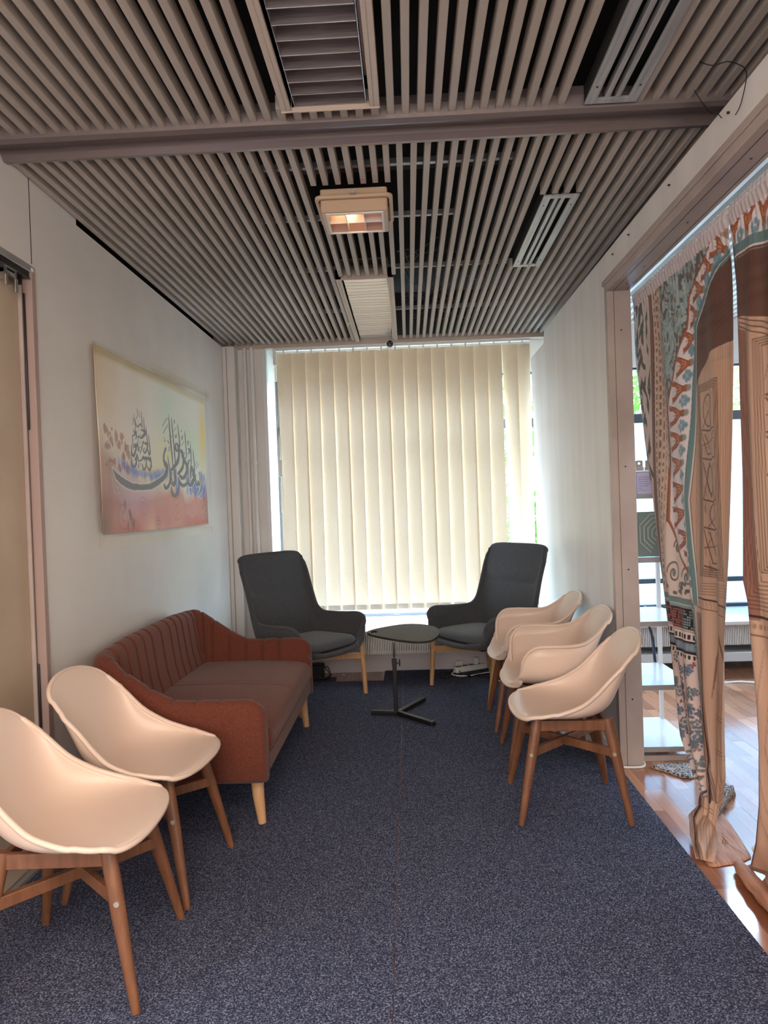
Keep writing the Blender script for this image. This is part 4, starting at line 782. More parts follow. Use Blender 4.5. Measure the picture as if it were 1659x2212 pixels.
def shell_chair(keys, label, loc, rz, group):
    t = thing('shell_chair', label, 'chair', loc, rz, group)
    shell('seat_shell', keys, SHELLM, t)
    for sx in (-1, 1):
        for sy in (-1, 1):
            L = legpath((sx * .150, sy * .150 + .01, .432), (sx * .222, sy * .231 + .0, 0), .0235, .0135, 'leg', t)
            z = .295; f_ = (z) / .432; px = .222 + (.150 - .222) * f_; py = .231 + (.150 - .231) * f_
            MB().tube([(sx * (px + .014), sy * py, z - .005), (sx * (px + .0215), sy * py, z - .005)], .008, 14).build('bolt', BOLTM, L, smooth=True)
        MB().bar((sx * .152, -.15, .405), (sx * .152, .16, .405), .022, .045).build('side_rail', WOODB, t, bevel=.003)
    MB().bar((-.18, -.18, .292), (.18, .18, .292), .022, .036).build('cross_brace', WOODB, t, bevel=.002)
    MB().bar((-.18, .18, .293), (.18, -.18, .293), .022, .036).build('cross_brace', WOODB, t, bevel=.002)
    MB().box(-.15, .15, -.155, -.135, .395, .428).build('end_rail', WOODB, t, bevel=.002)
    MB().box(-.15, .15, .145, .165, .395, .428).build('end_rail', WOODB, t, bevel=.002)
    return t
FD = .0085
rc1 = shell_chair(ARMLESS, 'armless white shell chair on brown legs, standing nearest on the right beside the door post', (.672, 3.180, FD), math.radians(-92), 'white shell chairs')
lc1 = copytree(rc1); lc1.location = (-1.045, 2.098, FD); lc1.rotation_euler = (0, 0, math.radians(92.5)); lc1['label'] = 'armless white shell chair at the lower left edge, closest of all to the viewer'
lc2 = copytree(rc1); lc2.location = (-1.030, 2.626, FD); lc2.rotation_euler = (0, 0, math.radians(84.5)); lc2['label'] = 'armless white shell chair between the near left chair and the brown sofa'
rc2 = shell_chair(ARMED, 'white shell chair with armrests, directly behind the armless chair on the right', (.708, 3.752, FD), math.radians(-92), 'white shell chairs')
rc3 = copytree(rc2); rc3.location = (.712, 4.385, FD); rc3.rotation_euler = (0, 0, math.radians(-91)); rc3['label'] = 'white shell chair with armrests, farthest of the row, beside the right grey armchair'

# ================================================================== SOFA
sf = thing('sofa', 'terracotta brown two-seat sofa with vertical channel stitching and pale round legs', 'sofa', (-1.05, 3.70, FD))
HL = .745; TH = .115
cl = []  # centre line of the U: (x, y) and outward normal
def arc(cx, cy, r, a0, a1, n):
    return [(cx + r * math.cos(math.radians(a0 + (a1 - a0) * k / n)), cy + r * math.sin(math.radians(a0 + (a1 - a0) * k / n))) for k in range(n + 1)]
rad = .17
raw = [(.40, -HL), (.30, -HL - .004), (.10, -HL), (-.10, -HL)] + arc(-.41 + rad, -HL + rad, rad, -90, -180, 10) + [(-.41, -.3), (-.41, 0), (-.41, .3)] + arc(-.41 + rad, HL - rad, rad, 180, 90, 10) + [(-.10, HL), (.10, HL), (.30, HL + .004), (.40, HL)]
# resample evenly
raw = [Vector((x, y, 0)) for x, y in raw]; cum = [0]
for i in range(1, len(raw)): cum.append(cum[-1] + (raw[i] - raw[i - 1]).length)
TOT = cum[-1]
def at(s):
    s = min(max(s, 0), TOT)
    for i in range(1, len(raw)):
        if s <= cum[i] + 1e-9: return raw[i - 1].lerp(raw[i], (s - cum[i - 1]) / (cum[i] - cum[i - 1]))
    return raw[-1]
NS = 560
def smooth(t): t = min(max(t, 0), 1); return t * t * (3 - 2 * t)
def sof_h(s):
    d_ = min(s, TOT - s)       # distance from arm front
    return .560 + .205 * smooth((d_ - .36) / .44) + .018 * math.sin(PI * s / TOT) * smooth((d_ - .8) / .4)
seams = []
dfr = .10
while dfr < TOT / 2 - .03:
    seams += [dfr, TOT - dfr]; dfr += .104
seams.append(TOT / 2)
inner_seams = [q for q in seams if min(q, TOT - q) > .12]
rings = []
for k in range(NS + 1):
    s_ = TOT * k / NS; p_ = at(s_); t_ = (at(s_ + .012) - at(s_ - .012)).normalized(); inn = Vector((t_.y * 1.0, -t_.x, 0))
    if inn.dot(Vector((.05, 0, 0)) - p_) < 0: inn = -inn
    d_ = min(s_, TOT - s_); end = math.sqrt(max(0, 1 - (1 - min(d_ / .035, 1)) ** 2)) if d_ < .035 else 1
    H_ = sof_h(s_) - (.075 * (1 - math.sqrt(max(0, 1 - (1 - d_ / .10) ** 2))) if d_ < .10 else 0); g = max([math.exp(-((s_ - q) / .006) ** 2) for q in inner_seams] + [0]) * .017
    puff = 0.004
    lean = .0 + .045 * smooth((d_ - .45) / .35)
    base = [(.012, .205, 0), (.0, .225, 0), (-.004, .33, 0), (-.002, .45, 0), (.002, H_ - .055, 0), (.010, H_ - .022, .3), (.026, H_ - .005, .6), (.046, H_, 1), (.066, H_ - .004, 1), (.086, H_ - .020, 1), (.098, H_ - .045, 1), (.104, H_ - .085, 1),
            (.108 + lean * .4, .46 + (H_ - .56) * .35, 1), (.112 + lean, .42, 1), (.116 + lean, .33, .3), (.116 + lean, .21, 0)]
    ring = []
    mid = .056; zc = .38
    for (dd, z, gw) in base:
        dd2 = mid + (dd - mid) * (.35 + .65 * end) ; z2 = z if z < zc else zc + (z - zc) * (.93 + .07 * end)
        dd2 -= g * gw * (1 if dd > .05 else .6) * 1.0; z2 -= g * gw * .8 if dd <= .09 and z > H_ - .03 else 0
        q = p_ + inn * dd2; ring.append((q.x, q.y, z2))
    rings.append(ring)
so = MB().loft(rings, True).build('upholstered_frame', SOFAM, sf, smooth=True, auto=False)
# seat base and cushion
def rbox(m, x0, x1, y0, y1, z0, z1, r, crown=0.0, nx=26, ny=60, fn=None):
    """pillow-like box: superellipse shell"""
    cx, cy, cz = (x0 + x1) / 2, (y0 + y1) / 2, (z0 + z1) / 2; hx_, hy_, hz_ = (x1 - x0) / 2, (y1 - y0) / 2, (z1 - z0) / 2
    rings = []
    lat = np.linspace(-PI / 2, PI / 2, 17)
    for a in lat:
        cz_ = np.sign(np.sin(a)) * abs(np.sin(a)) ** .5; k_ = abs(np.cos(a)) ** .5
        ring = []
        for b_ in np.linspace(0, 2 * PI, 120, endpoint=False):
            px_ = np.sign(np.cos(b_)) * abs(np.cos(b_)) ** .22; py_ = np.sign(np.sin(b_)) * abs(np.sin(b_)) ** .22
            kx = (hx_ - r + r * k_) / hx_; ky = (hy_ - r + r * k_) / hy_
            if abs(a) > PI / 2 - 1e-6: kx = (hx_ - r) / hx_; ky = (hy_ - r) / hy_
            ring.append((cx + hx_ * px_ * kx, cy + hy_ * py_ * ky, cz + hz_ * cz_))
        rings.append(ring)
    m.loft(rings, False)
MB().box(-.36, .365, -.64, .64, .215, .33).build('seat_base', SOFAM, sf, bevel=.02, seg=4)
# cushion as a displaced grid with rounded front
NXc, NYc = 60, 150
P = np.zeros((NXc, NYc, 3)); prof = []
for (x_, z_) in ((-.30, .30), (-.30, .40), (-.28, .432), (-.15, .438), (0, .440), (.15, .438), (.28, .432), (.36, .418), (.395, .395), (.408, .36), (.402, .325), (.385, .30), (.35, .29)): prof.append((x_, z_, 0))
prof = catmull(prof, 5)
yy = np.linspace(-.635, .635, NYc); rings = []
for y_ in yy:
    e_ = min(.635 - abs(y_), .03) / .03; e_ = math.sqrt(max(0, 1 - (1 - e_) ** 2)); ring = []
    for (x_, z_, _) in prof:
        cr = math.exp(-(y_ / .010) ** 2) * .004 + sum(.0025 * math.exp(-((y_ - q + .02 * x_) / .006) ** 2) for q in (-.05, -.025, .03, .055)) * (1 - abs(x_ - .1) * 2)
        cr = max(cr, 0); top = smooth((z_ - .33) / .08)
        crown = .012 * math.cos(y_ / .635 * PI / 2)
        ring.append((x_ * (1) - (0 if x_ < .3 else .012 * (1 - e_)), y_, z_ + top * (crown - cr - .02 * (1 - e_))))
    rings.append(ring)
MB().loft(rings, True).build('seat_cushion', SOFAM, sf, smooth=True, auto=False)
MB().tube([(.404, y_, .405 + .012 * math.cos(y_ / .635 * PI / 2)) for y_ in np.linspace(-.60, .60, 40)], .0022, 6).build('piping', SOFAM, sf, smooth=True)
MB().box(.355, .392, -.66, .66, .215, .31).build('front_rail', SOFAM, sf, bevel=.015, seg=4)
for sy in (-1, 1):
    for x_ in (.335, -.33):
        sp_ = .02 if x_ > 0 else -.02
        MB().tube([(x_, sy * .655, .215), (x_ + .3 * sp_, sy * .660, .12), (x_ + sp_, sy * .664, 0)], [.029, .026, .018], 18).build('leg', WOODL, sf, smooth=True)

# ================================================================== GREY ARMCHAIRS
VED = [  # v, Cy, Cz, Ex, Ey, Ez, n
 (0.00, -.325, .375, .262, -.242, .398, 2.5), (0.04, -.315, .370, .290, -.248, .428, 2.8), (0.09, -.29, .362, .318, -.262, .485, 3.2), (0.15, -.24, .355, .340, -.262, .545, 3.6), (0.22, -.16, .348, .354, -.215, .580, 4.0),
 (0.34, -.03, .345, .347, -.08, .578, 4.2), (0.45, .09, .350, .334, .05, .574, 4.0), (0.53, .17, .385, .322, .135, .582, 3.6), (0.60, .215, .47, .313, .185, .622, 3.2), (0.70, .250, .62, .310, .222, .705, 3.0),
 (0.80, .283, .77, .310, .257, .810, 3.0), (0.90, .318, .92, .311, .292, .910, 3.4), (0.955, .336, .995, .309, .312, .952, 4.0), (1.00, .350, 1.046, .303, .328, .985, 4.5)]
def armchair(label, loc, rz):
    t = thing('armchair', label, 'armchair', loc, rz, 'grey high-back armchairs')
    shell('shell', VED, CHARC, t, thick=.030, bead=.0162, nv=110, nu=26, crease=(.80, .009))
    # lumbar crease as padded head panel
    c = MB(); rings = []
    outl = []
    for k in range(80):
        a = 2 * PI * k / 80; px_ = np.sign(np.cos(a)) * abs(np.cos(a)) ** .5; py_ = np.sign(np.sin(a)) * abs(np.sin(a)) ** .5
        outl.append((px_ * (.262 + .02 * (1 - py_) / 2), -.07 + py_ * .235))
    def ring_(k_, z, dz=0): return [(x * k_, -.07 + (y + .07) * k_, z + .02 * smooth((-y - .12) / .2) * 0) for x, y in outl]
    for k_, z in ((.90, .395), (.975, .402), (1.0, .418), (.985, .434), (.94, .446), (.80, .456), (.5, .462), (.15, .464)): rings.append(ring_(k_, z))
    c.loft(rings, True).build('seat_cushion', CHARP, t, smooth=True, auto=False)
    for sx in (-1, 1):
        MB().tube([(sx * .362, -.205, .470), (sx * .362, -.207, .462), (sx * .355, -.225, .30), (sx * .338, -.262, .02), (sx * .336, -.265, 0)], [.012, .0195, .020, .0165, .015], 16).build('front_leg', WOODO, t, smooth=True)
        MB().tube([(sx * .383, -.2065, .448), (sx * .388, -.2065, .448)], .008, 12).build('bolt', DARKM, t, smooth=True)
        MB().tube([(sx * .20, .16, .345), (sx * .285, .285, .02), (sx * .288, .288, 0)], [.020, .0165, .015], 16).build('rear_leg', WOODO, t, smooth=True)
        MB().bar((sx * .348, -.235, .275), (sx * .02, .02, .290), .020, .042).build('frame_rail', WOODO, t, bevel=.003)
        MB().bar((sx * .02, .02, .290), (sx * .225, .20, .28), .020, .042).build('frame_rail', WOODO, t, bevel=.003)
    MB().box(-.10, .10, -.12, .10, .305, .335).build('mount_plate', BLK, t, bevel=.004)
    return t
ac1 = armchair('charcoal high-back armchair on the right side of the blind, with oak legs', (.535, 5.150, FD), math.radians(-56))
ac2 = copytree(ac1); ac2.location = (-.775, 4.985, FD); ac2.rotation_euler = (0, 0, math.radians(54)); ac2['label'] = 'charcoal high-back armchair on the left, behind the brown sofa'

# ================================================================== SIDE TABLE
tb = thing('side_table', 'small black laptop table with rounded triangular top on a three-pronged foot', 'table', (-.13, 4.55, FD))
out_ = [(-.304, 4.574), (-.262, 4.472), (-.17, 4.362), (-.06, 4.262), (.03, 4.215), (.105, 4.245), (.150, 4.36), (.172, 4.50), (.165, 4.635), (.12, 4.755), (.03, 4.838), (-.07, 4.842), (-.18, 4.765), (-.275, 4.66)]
ol = [tuple(p) for p in catclosed([(x + .13, y - 4.55) for x, y in out_], 6)]
cxm = sum(p[0] for p in ol) / len(ol); cym = sum(p[1] for p in ol) / len(ol)
# handle hole (closed loop inside the outline)
hc = (-.128, .022); hole = []
for k in range(24):
    a = 2 * PI * k / 24; hole.append((hc[0] + .022 * math.cos(a) * 1.0, hc[1] + .042 * math.sin(a)))
tm = MB(); n_ = len(ol)
import bmesh
def plate_with_hole(outer, hole, z0, z1, name, m, parent):
    bmx = bmesh.new(); E = []
    for lp_ in (outer, hole):
        vs = [bmx.verts.new((x, y, z1)) for x, y in lp_]; E += [bmx.edges.new((vs[i], vs[(i + 1) % len(vs)])) for i in range(len(vs))]
    bmesh.ops.triangle_fill(bmx, use_beauty=True, edges=E)
    r = bmesh.ops.extrude_face_region(bmx, geom=list(bmx.faces)); vv_ = [g for g in r['geom'] if isinstance(g, bmesh.types.BMVert)]
    bmesh.ops.translate(bmx, verts=vv_, vec=(0, 0, z0 - z1)); bmesh.ops.recalc_face_normals(bmx, faces=bmx.faces)
    me = bpy.data.meshes.new(name); bmx.to_mesh(me); bmx.free(); me.materials.append(m); o = bpy.data.objects.new(name, me); COL.objects.link(o); o.parent = parent
    md = o.modifiers.new('bevel', 'BEVEL'); md.width = .003; md.segments = 2; md.limit_method = 'ANGLE'; return o
TOPM = mat('table_top_black', hexc(50, 50, 47), .6, spec=.25)
plate_with_hole(ol, hole, .536, .550, 'table_top', TOPM, tb)
MB().box(-.014, .014, -.014, .014, .02, .375).build('post', BLK, tb, bevel=.002)
MB().tube([tuple(p) for p in catmull([(0, 0, .36), (0, 0, .46), (.002, .002, .495), (.012, .008, .52), (.035, .018, .530), (.08, .03, .532)], 5)], .0095, 14).build('chrome_tube', CHROME, tb, smooth=True)
MB().box(.05, .16, -.04, .09, .528, .536).build('top_bracket', BLK, tb, bevel=.002)
k_ = MB().tube([(.012, 0, .345), (.034, 0, .345)], .005, 10).tube([(.034, 0, .325), (.034, 0, .37)], .005, 10).build('clamp_screw', DARKM, tb, smooth=True)
MB().box(-.017, .017, -.017, .017, .335, .38).build('collar', BLK, tb, bevel=.002)
for x_, y_ in ((-.163, .035), (.190, .315), (.240, -.243)):
    f_ = Vector((x_, y_, 0)); MB().bar((0.015, 0.0, .018), (x_, y_, .016), .036, .026).build('foot', BLK, tb, bevel=.004)

# ================================================================== FLOOR CLUTTER
ps = thing('power_strip', 'white multi-socket power strip on the carpet under the right armchair', 'power strip', (.457, 5.72, FD), math.radians(28))
MB().box(-.15, .15, -.028, .028, 0, .045).build('body', WPL, ps, bevel=.006)
sk = MB()
for k in range(4): sk.tube([(-.11 + k * .062, -.0, .0445), (-.11 + k * .062, 0, .0465)], .021, 18)
sk.build('sockets', mat('socket_grey', hexc(120, 112, 104), .5), ps)
MB().box(.04, .075, -.02, .02, .046, .10).build('plug', WPL, ps, bevel=.004)
ad = MB().box(-.035, .035, -.012, .012, 0, .07).build('power_adapter', WPL, bevel=.004); ad.location = (.372, 5.765, FD + .0); ad.rotation_euler = (0, 0, .5); tag(ad, 'small white adapter standing behind the left end of the power strip', 'adapter')
o = MB().tube(catmull([(.36, 5.72, .012), (.28, 5.66, .012), (.22, 5.60, .03), (.19, 5.52, .012), (.25, 5.47, .011), (.31, 5.52, .011), (.37, 5.60, .012), (.34, 5.66, .04), (.28, 5.60, .02), (.24, 5.55, .011)], 8), .0035, 7).build('black_cable', BLK, smooth=True); tag(o, 'looped black cable left of the power strip under the right armchair', 'cable')
o = MB().tube(catmull([(.44, 5.60, .012), (.50, 5.50, .011), (.58, 5.45, .011), (.64, 5.50, .02), (.60, 5.58, .012), (.50, 5.55, .013), (.43, 5.48, .012), (.40, 5.52, .011)], 8), .0035, 7).sphere((.43, 5.51, .02), .016, 10, 6).build('black_cable', BLK, smooth=True); tag(o, 'coiled black cable with a plug in front of the power strip', 'cable')
o = MB().tube(catmull([(.33, 5.66, .015), (.30, 5.60, .013), (.33, 5.54, .013), (.42, 5.52, .013), (.50, 5.56, .013), (.60, 5.62, .013), (.66, 5.60, .013), (.66, 5.48, .013), (.64, 5.38, .013), (.68, 5.26, .013), (.76, 5.18, .013), (.80, 5.05, .013)], 8), .005, 8).build('white_cable', WPL, smooth=True); tag(o, 'white power cable curving from the power strip past the right armchair', 'cable')
o = MB().tube(catmull([(1.03, 3.90, .014), (1.033, 3.70, .012), (1.036, 3.62, .008), (1.06, 3.592, .007), (1.12, 3.588, .006), (1.16, 3.60, .006), (1.178, 3.64, .006), (1.180, 3.70, .03), (1.180, 3.80, .06)], 8), .006, 8).build('white_cable', WPL, smooth=True); tag(o, 'white cable running round the foot of the door post to the shelf', 'cable')
o = MB().tube(catmull([(1.9, 5.30, .006), (2.2, 5.16, .006), (2.4, 5.165, .006), (2.55, 5.05, .006), (2.8, 4.6, .006)], 8), .008, 8).build('white_cable', WPL, smooth=True); tag(o, 'white cable lying on the wooden floor of the side room', 'cable')
bb = thing('black_router', 'black box with coiled cables on the floor behind the sofa under the left armchair', 'device', (-.80, 5.60, 0))
MB().box(-.07, .07, -.05, .05, 0, .12).build('case', BLK, bb, bevel=.01)
MB().box(.0, .17, -.10, .0, 0, .012).build('mat', BLK, bb, bevel=.003)
MB().tube(catmull([(.07, 0, .09), (.10, -.02, .10), (.12, -.05, .05), (.08, -.08, .02), (.03, -.09, .05), (.06, -.07, .12), (.10, -.03, .07), (.12, .0, .02), (.05, -.10, .018)], 8), .0035, 7).build('cable', BLK, bb, smooth=True)
o = MB().sphere((-.585, 5.70, .004), .012, 10, 6, .4).build('paper_scrap', WPL, smooth=True); tag(o, 'tiny white scrap on the wood floor under the left armchair', 'scrap')

# ================================================================== SHELF UNIT behind the partition
sh = thing('shelf_unit', 'white open metal shelf unit behind the door post, partly hidden by the curtain', 'shelf', (1.19, 3.68, 0))
for z in (.13, .455, .79, 1.125, 1.46):
    zz = z - .055
    MB().box(0, .28, .0, .50, zz - .016, zz).build('shelf_board', SHELFW, sh, bevel=.001, seg=1)
    MB().box(0, .28, -.006, 0, zz - .024, zz + .002).build('front_edge', SHELFE, sh)
for x_ in (.008, .272):
    for y_ in (.008, .492):
        if (x_, y_) == (.008, .008): continue
        MB().box(x_ - .011, x_ + .011, y_ - .011, y_ + .011, 0, 1.75).build('post', WPL, sh, bevel=.002)
MB().box(0, .28, .0, .02, 0, .028).build('plinth', TRIM, sh, bevel=.002)
bx = thing('sign_box', 'pale lilac box with printed lines standing on the top shelf behind the door post', 'box', (1.19, 3.70, 1.405))
MB().box(.012, .15, 0, .10, .001, .115).build('box_body', mat('lilac_card', hexc(178, 174, 200), .6), bx, bevel=.001)
tl = MB()
for k in range(7):
    z = .088 - k * .0115; x1 = (.075, .08, .055, .085, .05, .02, .04)[k]
    q = .022
    while q < x1 + .02:
        w_ = random.uniform(.003, .009); tl.box(q, min(q + w_, x1 + .022), -.0006, 0, z, z + .0024); q += w_ + .0022
tl.build('printed_text', mat('print_ink', hexc(96, 92, 120), .6), bx)
MB().box(.008, .154, -.003, .103, .1165, .125).build('lid', WPL, bx, bevel=.001)
for k, lab in enumerate(('left one of two brown metal brackets on the lilac box', 'right one of two brown metal brackets on the lilac box')):
    b_ = thing('bracket', lab, 'bracket', (1.200 + k * .052 + .008, 3.72, 1.532))
    MB().box(0, .040, 0, .03, 0, .018).build('base', TRIM, b_, bevel=.002)
    plate_with_hole([tuple(p) for p in [(0.0, 0), (.04, 0), (.04, .03), (.035, .036), (.005, .036), (0, .03)]], [(.02 + .006 * math.cos(a), .02 + .006 * math.sin(a)) for a in np.linspace(0, 2 * PI, 12, endpoint=False)], 0, .004, 'plate', TRIM, b_)
    q = [c for c in b_.children if c.name.startswith('plate')][0]; q.rotation_euler = (math.radians(90), 0, 0); q.location = (0, .018, .017)
gp = thing('patterned_panel', 'green-grey panel with nested octagon lines standing under the top shelf', 'panel', (1.19, 3.74, 1.071))
MB().box(.004, .20, 0, .012, .0012, .24).build('panel', mat('sage_panel', hexc(112, 124, 118), .5), gp)
ln = MB()
for k in range(6):
    r_ = .018 + k * .021; pts = [(.135 + r_ * a, -.001, .125 + r_ * b_) for a, b_ in ((-1, -.45), (-1, .45), (-.45, 1), (.45, 1))]
    for i in range(3):
        pa_, pb_ = pts[i], pts[i + 1]
        if min(pa_[0], pb_[0]) > .006 and max(pa_[2], pb_[2]) < .238: ln.bar(pa_, pb_, .004, .004, (0, 1, 0))
    pts = [(.135 - r_, -.001, .125 - r_ * .45), (.135 - r_ * .45, -.001, .125 - r_)]
    if pts[0][0] > .006 and pts[1][2] > .005: ln.bar(pts[0], pts[1], .004, .004, (0, 1, 0))
ln.build('relief_lines', mat('panel_lines', hexc(170, 180, 172), .4), gp)
bg_ = MB().tube(catmull([(1.39, 4.193, .735), (1.40, 4.205, .66), (1.43, 4.205, .55), (1.44, 4.20, .40)], 5), [.018] * 16, 8, flat=.4).build('dark_strap', mat('navy_strap', hexc(34, 38, 58), .6), smooth=True)
tag(bg_, 'dark navy strap hanging behind the white shelf unit', 'strap')

# ================================================================== CURTAINS IN THE OPENING
ZR = 2.446
def lerpk(K, z):
    K = sorted(K); return np.interp(z, [k[0] for k in K], [k[1] for k in K])
L1 = [(2.446, 3.70), (2.411, 3.680), (2.098, 3.662), (1.884, 3.616), (1.626, 3.562), (1.375, 3.496), (1.082, 3.437), (.896, 3.378), (.760, 3.329), (.528, 3.255), (.304, 3.184), (.202, 3.073), (.132, 2.970)]
R1 = [(2.446, 2.605), (2.391, 2.612), (2.244, 2.598), (1.883, 2.611), (1.517, 2.634), (1.146, 2.657), (.975, 2.681), (.698, 2.721), (.446, 2.761), (.264, 2.777), (.132, 2.83)]
L2 = [(2.446, 2.594), (2.37, 2.590), (2.277, 2.582), (2.023, 2.584), (1.732, 2.582), (1.443, 2.567), (1.081, 2.561), (1.006, 2.524), (.836, 2.493), (.658, 2.461), (.512, 2.453), (.30, 2.465), (.15, 2.50), (.05, 2.545), (.02, 2.59)]
R2 = [(2.446, 1.70), (1.4, 1.74), (.6, 1.80), (.15, 1.85), (.02, 1.88)]
DK = hexc(84, 68, 64)
def mapper(y0, y1): return lambda y, z: ((y1 - y) / (y1 - y0), (ZR - z) / ZR)
def wood_base(cv, M, dark_z=2.0):
    X, Y = cv.X, cv.Y
    g1 = cv.noise(60, 4, 21); g2 = cv.noise(140, 10, 22); g3 = cv.noise(9, 5, 23)
    cv.a[:] = hx3(192, 162, 142)
    cv.blend(np.clip(g1 * 1.5 - .5, 0, 1) * .55, hexc(166, 126, 102)); cv.blend(np.clip(g2 * 1.5 - .6, 0, 1) * .35, hexc(214, 176, 148)); cv.blend(np.clip(g3 * 1.6 - .6, 0, 1) * .4, hexc(140, 96, 80))
def carve(cv, M, ya, yb, za, zb, seed, dens=1.0):
    """carved panel of irregular line work between ya..yb, zb..za"""
    R = np.random.RandomState(seed); ln = hexc(72, 48, 38); LL = lambda P, w=2.0, a=.85: cv.line([M(*p) for p in P], w * 1.7, ln, a)
    for k in range(4):
        o_ = .009 * k; LL([(ya - o_, za + o_ * 0 - o_), (ya - o_, zb + o_), (yb + o_, zb + o_), (yb + o_, za - o_), (ya - o_, za - o_)], 1.8, .7)
    ya -= .035; yb += .035; za -= .035; zb += .035; H_ = za - zb; n_ = max(2, int(H_ / .13)); cuts = [za]
    for k in range(1, n_): cuts.append(za - H_ * k / n_ + R.uniform(-.02, .02))
    cuts.append(zb)
    for i in range(n_):
        t_, b_ = cuts[i], cuts[i + 1]
        LL([(ya, b_ + .006), ((ya + yb) / 2, b_ - .004), (yb, b_ + .004)], 2.4)
        c = ((ya + yb) / 2 + R.uniform(-.02, .02), (t_ + b_) / 2); k_ = i % 3
        w_ = (ya - yb) * .42; h_ = (t_ - b_) * .42
        if k_ == 0:
            LL([(c[0] + w_ * math.cos(a) * .8, c[1] + h_ * math.sin(a)) for a in np.linspace(0, 6.28, 20)], 2.0)
            LL([(c[0] - w_, c[1] + h_), (c[0], c[1]), (c[0] + w_, c[1] - h_)], 1.6); LL([(c[0], c[1]), (c[0] - w_ * .6, c[1] - h_)], 1.6)
        elif k_ == 1:
            LL([(ya, t_ - .005), (c[0] + w_ * .3, b_ + .02), (c[0] - w_ * .3, b_ + .02), (yb, t_ - .01)], 2.0); LL([(c[0] + w_ * .5, t_ - .015), (c[0] - w_ * .1, c[1] - h_ * .4)], 2.0); LL([(ya, c[1]), (yb, c[1] + .02)], 1.4)
        else:
            LL([(ya, b_ + .01), (c[0], t_ - .015), (yb, b_ + .01)], 2.0); LL([(ya, t_ - .01), (c[0], b_ + .015), (yb, t_ - .02)], 2.0)
            LL([(c[0] + w_ * .4 * math.cos(a), c[1] + h_ * .8 * math.sin(a)) for a in np.linspace(0, 6.28, 16)], 1.6)
        for q in range(int(5 * dens)):
            y_ = R.uniform(yb, ya); z_ = R.uniform(b_, t_); LL([(y_, z_), (y_ + R.uniform(-.02, .02), z_ - R.uniform(.01, .05))], 1.3, .6)
def mosaic(cv, M, ya, yb, za, zb, n, cols, seed, rmin, rmax, a=.9, cond=None):
    R = np.random.RandomState(seed)
    for k in range(n):
        y_ = R.uniform(yb, ya); z_ = R.uniform(zb, za)
        if cond and not cond(y_, z_): continue
        u_, v_ = M(y_, z_); r_ = R.uniform(rmin, rmax); sx = abs(M(0, 0)[0] - M(1, 0)[0])
        cv.blob(u_, v_, r_ * sx * R.uniform(.6, 1.3), r_ / ZR * R.uniform(.7, 1.8), hexc(*cols[R.randint(len(cols))]), a, .2, .18)
def motifs(cv, M, LP, RP, ts):
    """orange cone motifs with white hearts and blue sprigs along the band"""
    for i, (pl, pr) in enumerate(zip(LP, RP)):
        pl = np.array(pl); pr = np.array(pr); ax = pr - pl; nrm = np.array([-ax[1], ax[0]]); w = .046
        nrm = nrm / np.linalg.norm(nrm)
        P = lambda a, b_: M(*(pl + ax * a + nrm * b_))
        cv.poly([P(.12, -w), P(.12, w), P(.40, w * .75), P(.66, w * .28), P(.78, w * .35), P(.84, 0), P(.78, -w * .35), P(.66, -w * .28), P(.40, -w * .75)], hexc(160, 92, 62))
        cv.poly([P(.10, -w * .55), P(.10, w * .55), P(.34, w * .42), P(.40, 0), P(.34, -w * .42)], hexc(216, 202, 200))
        for q in (-.5, 0, .5): cv.line([P(.30, w * q * .8), P(.36, w * q * .6)], 2, hexc(110, 62, 48))
        for q in (-.45, -.1, .3): cv.line([P(.44, w * q), P(.60, w * q * .4)], 2.5, hexc(206, 148, 108))
        cv.line([P(.10, -w * 1.1), P(.2, -w), P(.42, -w * .7), P(.66, -w * .25)], 2.0, hexc(118, 66, 50)); cv.line([P(.10, w * 1.1), P(.2, w), P(.42, w * .7), P(.66, w * .25)], 2.0, hexc(118, 66, 50))
        cv.blob(*P(.83, 0), .012, .006, hexc(130, 140, 132), .9, .3)
        if i < len(LP) - 1:
            c = (pl + np.array(LP[i + 1])) / 2; d_ = (pr + np.array(RP[i + 1])) / 2 - c
            for (a_, b_) in ((.62, 0), (.70, .016), (.70, -.016), (.78, .012), (.78, -.012), (.85, 0)):
                q = c + d_ * a_ + nrm * b_; cv.blob(*M(*q), .010 / 1.25, .008 / ZR * 1.6, hexc(110, 148, 162), .9, .3)
            cv.line([M(*(c + d_ * .58)), M(*(c + d_ * .9))], 2, hexc(96, 130, 146))
YA, YB = 2.45, 3.80
cv = Canvas(760, 1400, hexc(0, 0, 0)); M = mapper(YA, YB)
wood_base(cv, M)
BL = [(2.72, 2.40), (2.814, 2.327), (2.99, 2.229), (3.02, 2.106), (3.117, 1.987), (3.24, 1.784), (3.275, 1.465), (3.268, 1.28), (3.161, 1.122), (3.05, 1.0), (3.00, .94)]
BR = [(2.55, 2.29), (2.70, 2.26), (2.79, 2.20), (2.93, 2.08), (2.974, 1.874), (2.99, 1.70), (3.01, 1.541), (3.03, 1.372), (3.01, 1.202), (2.985, 1.027), (2.975, .94)]
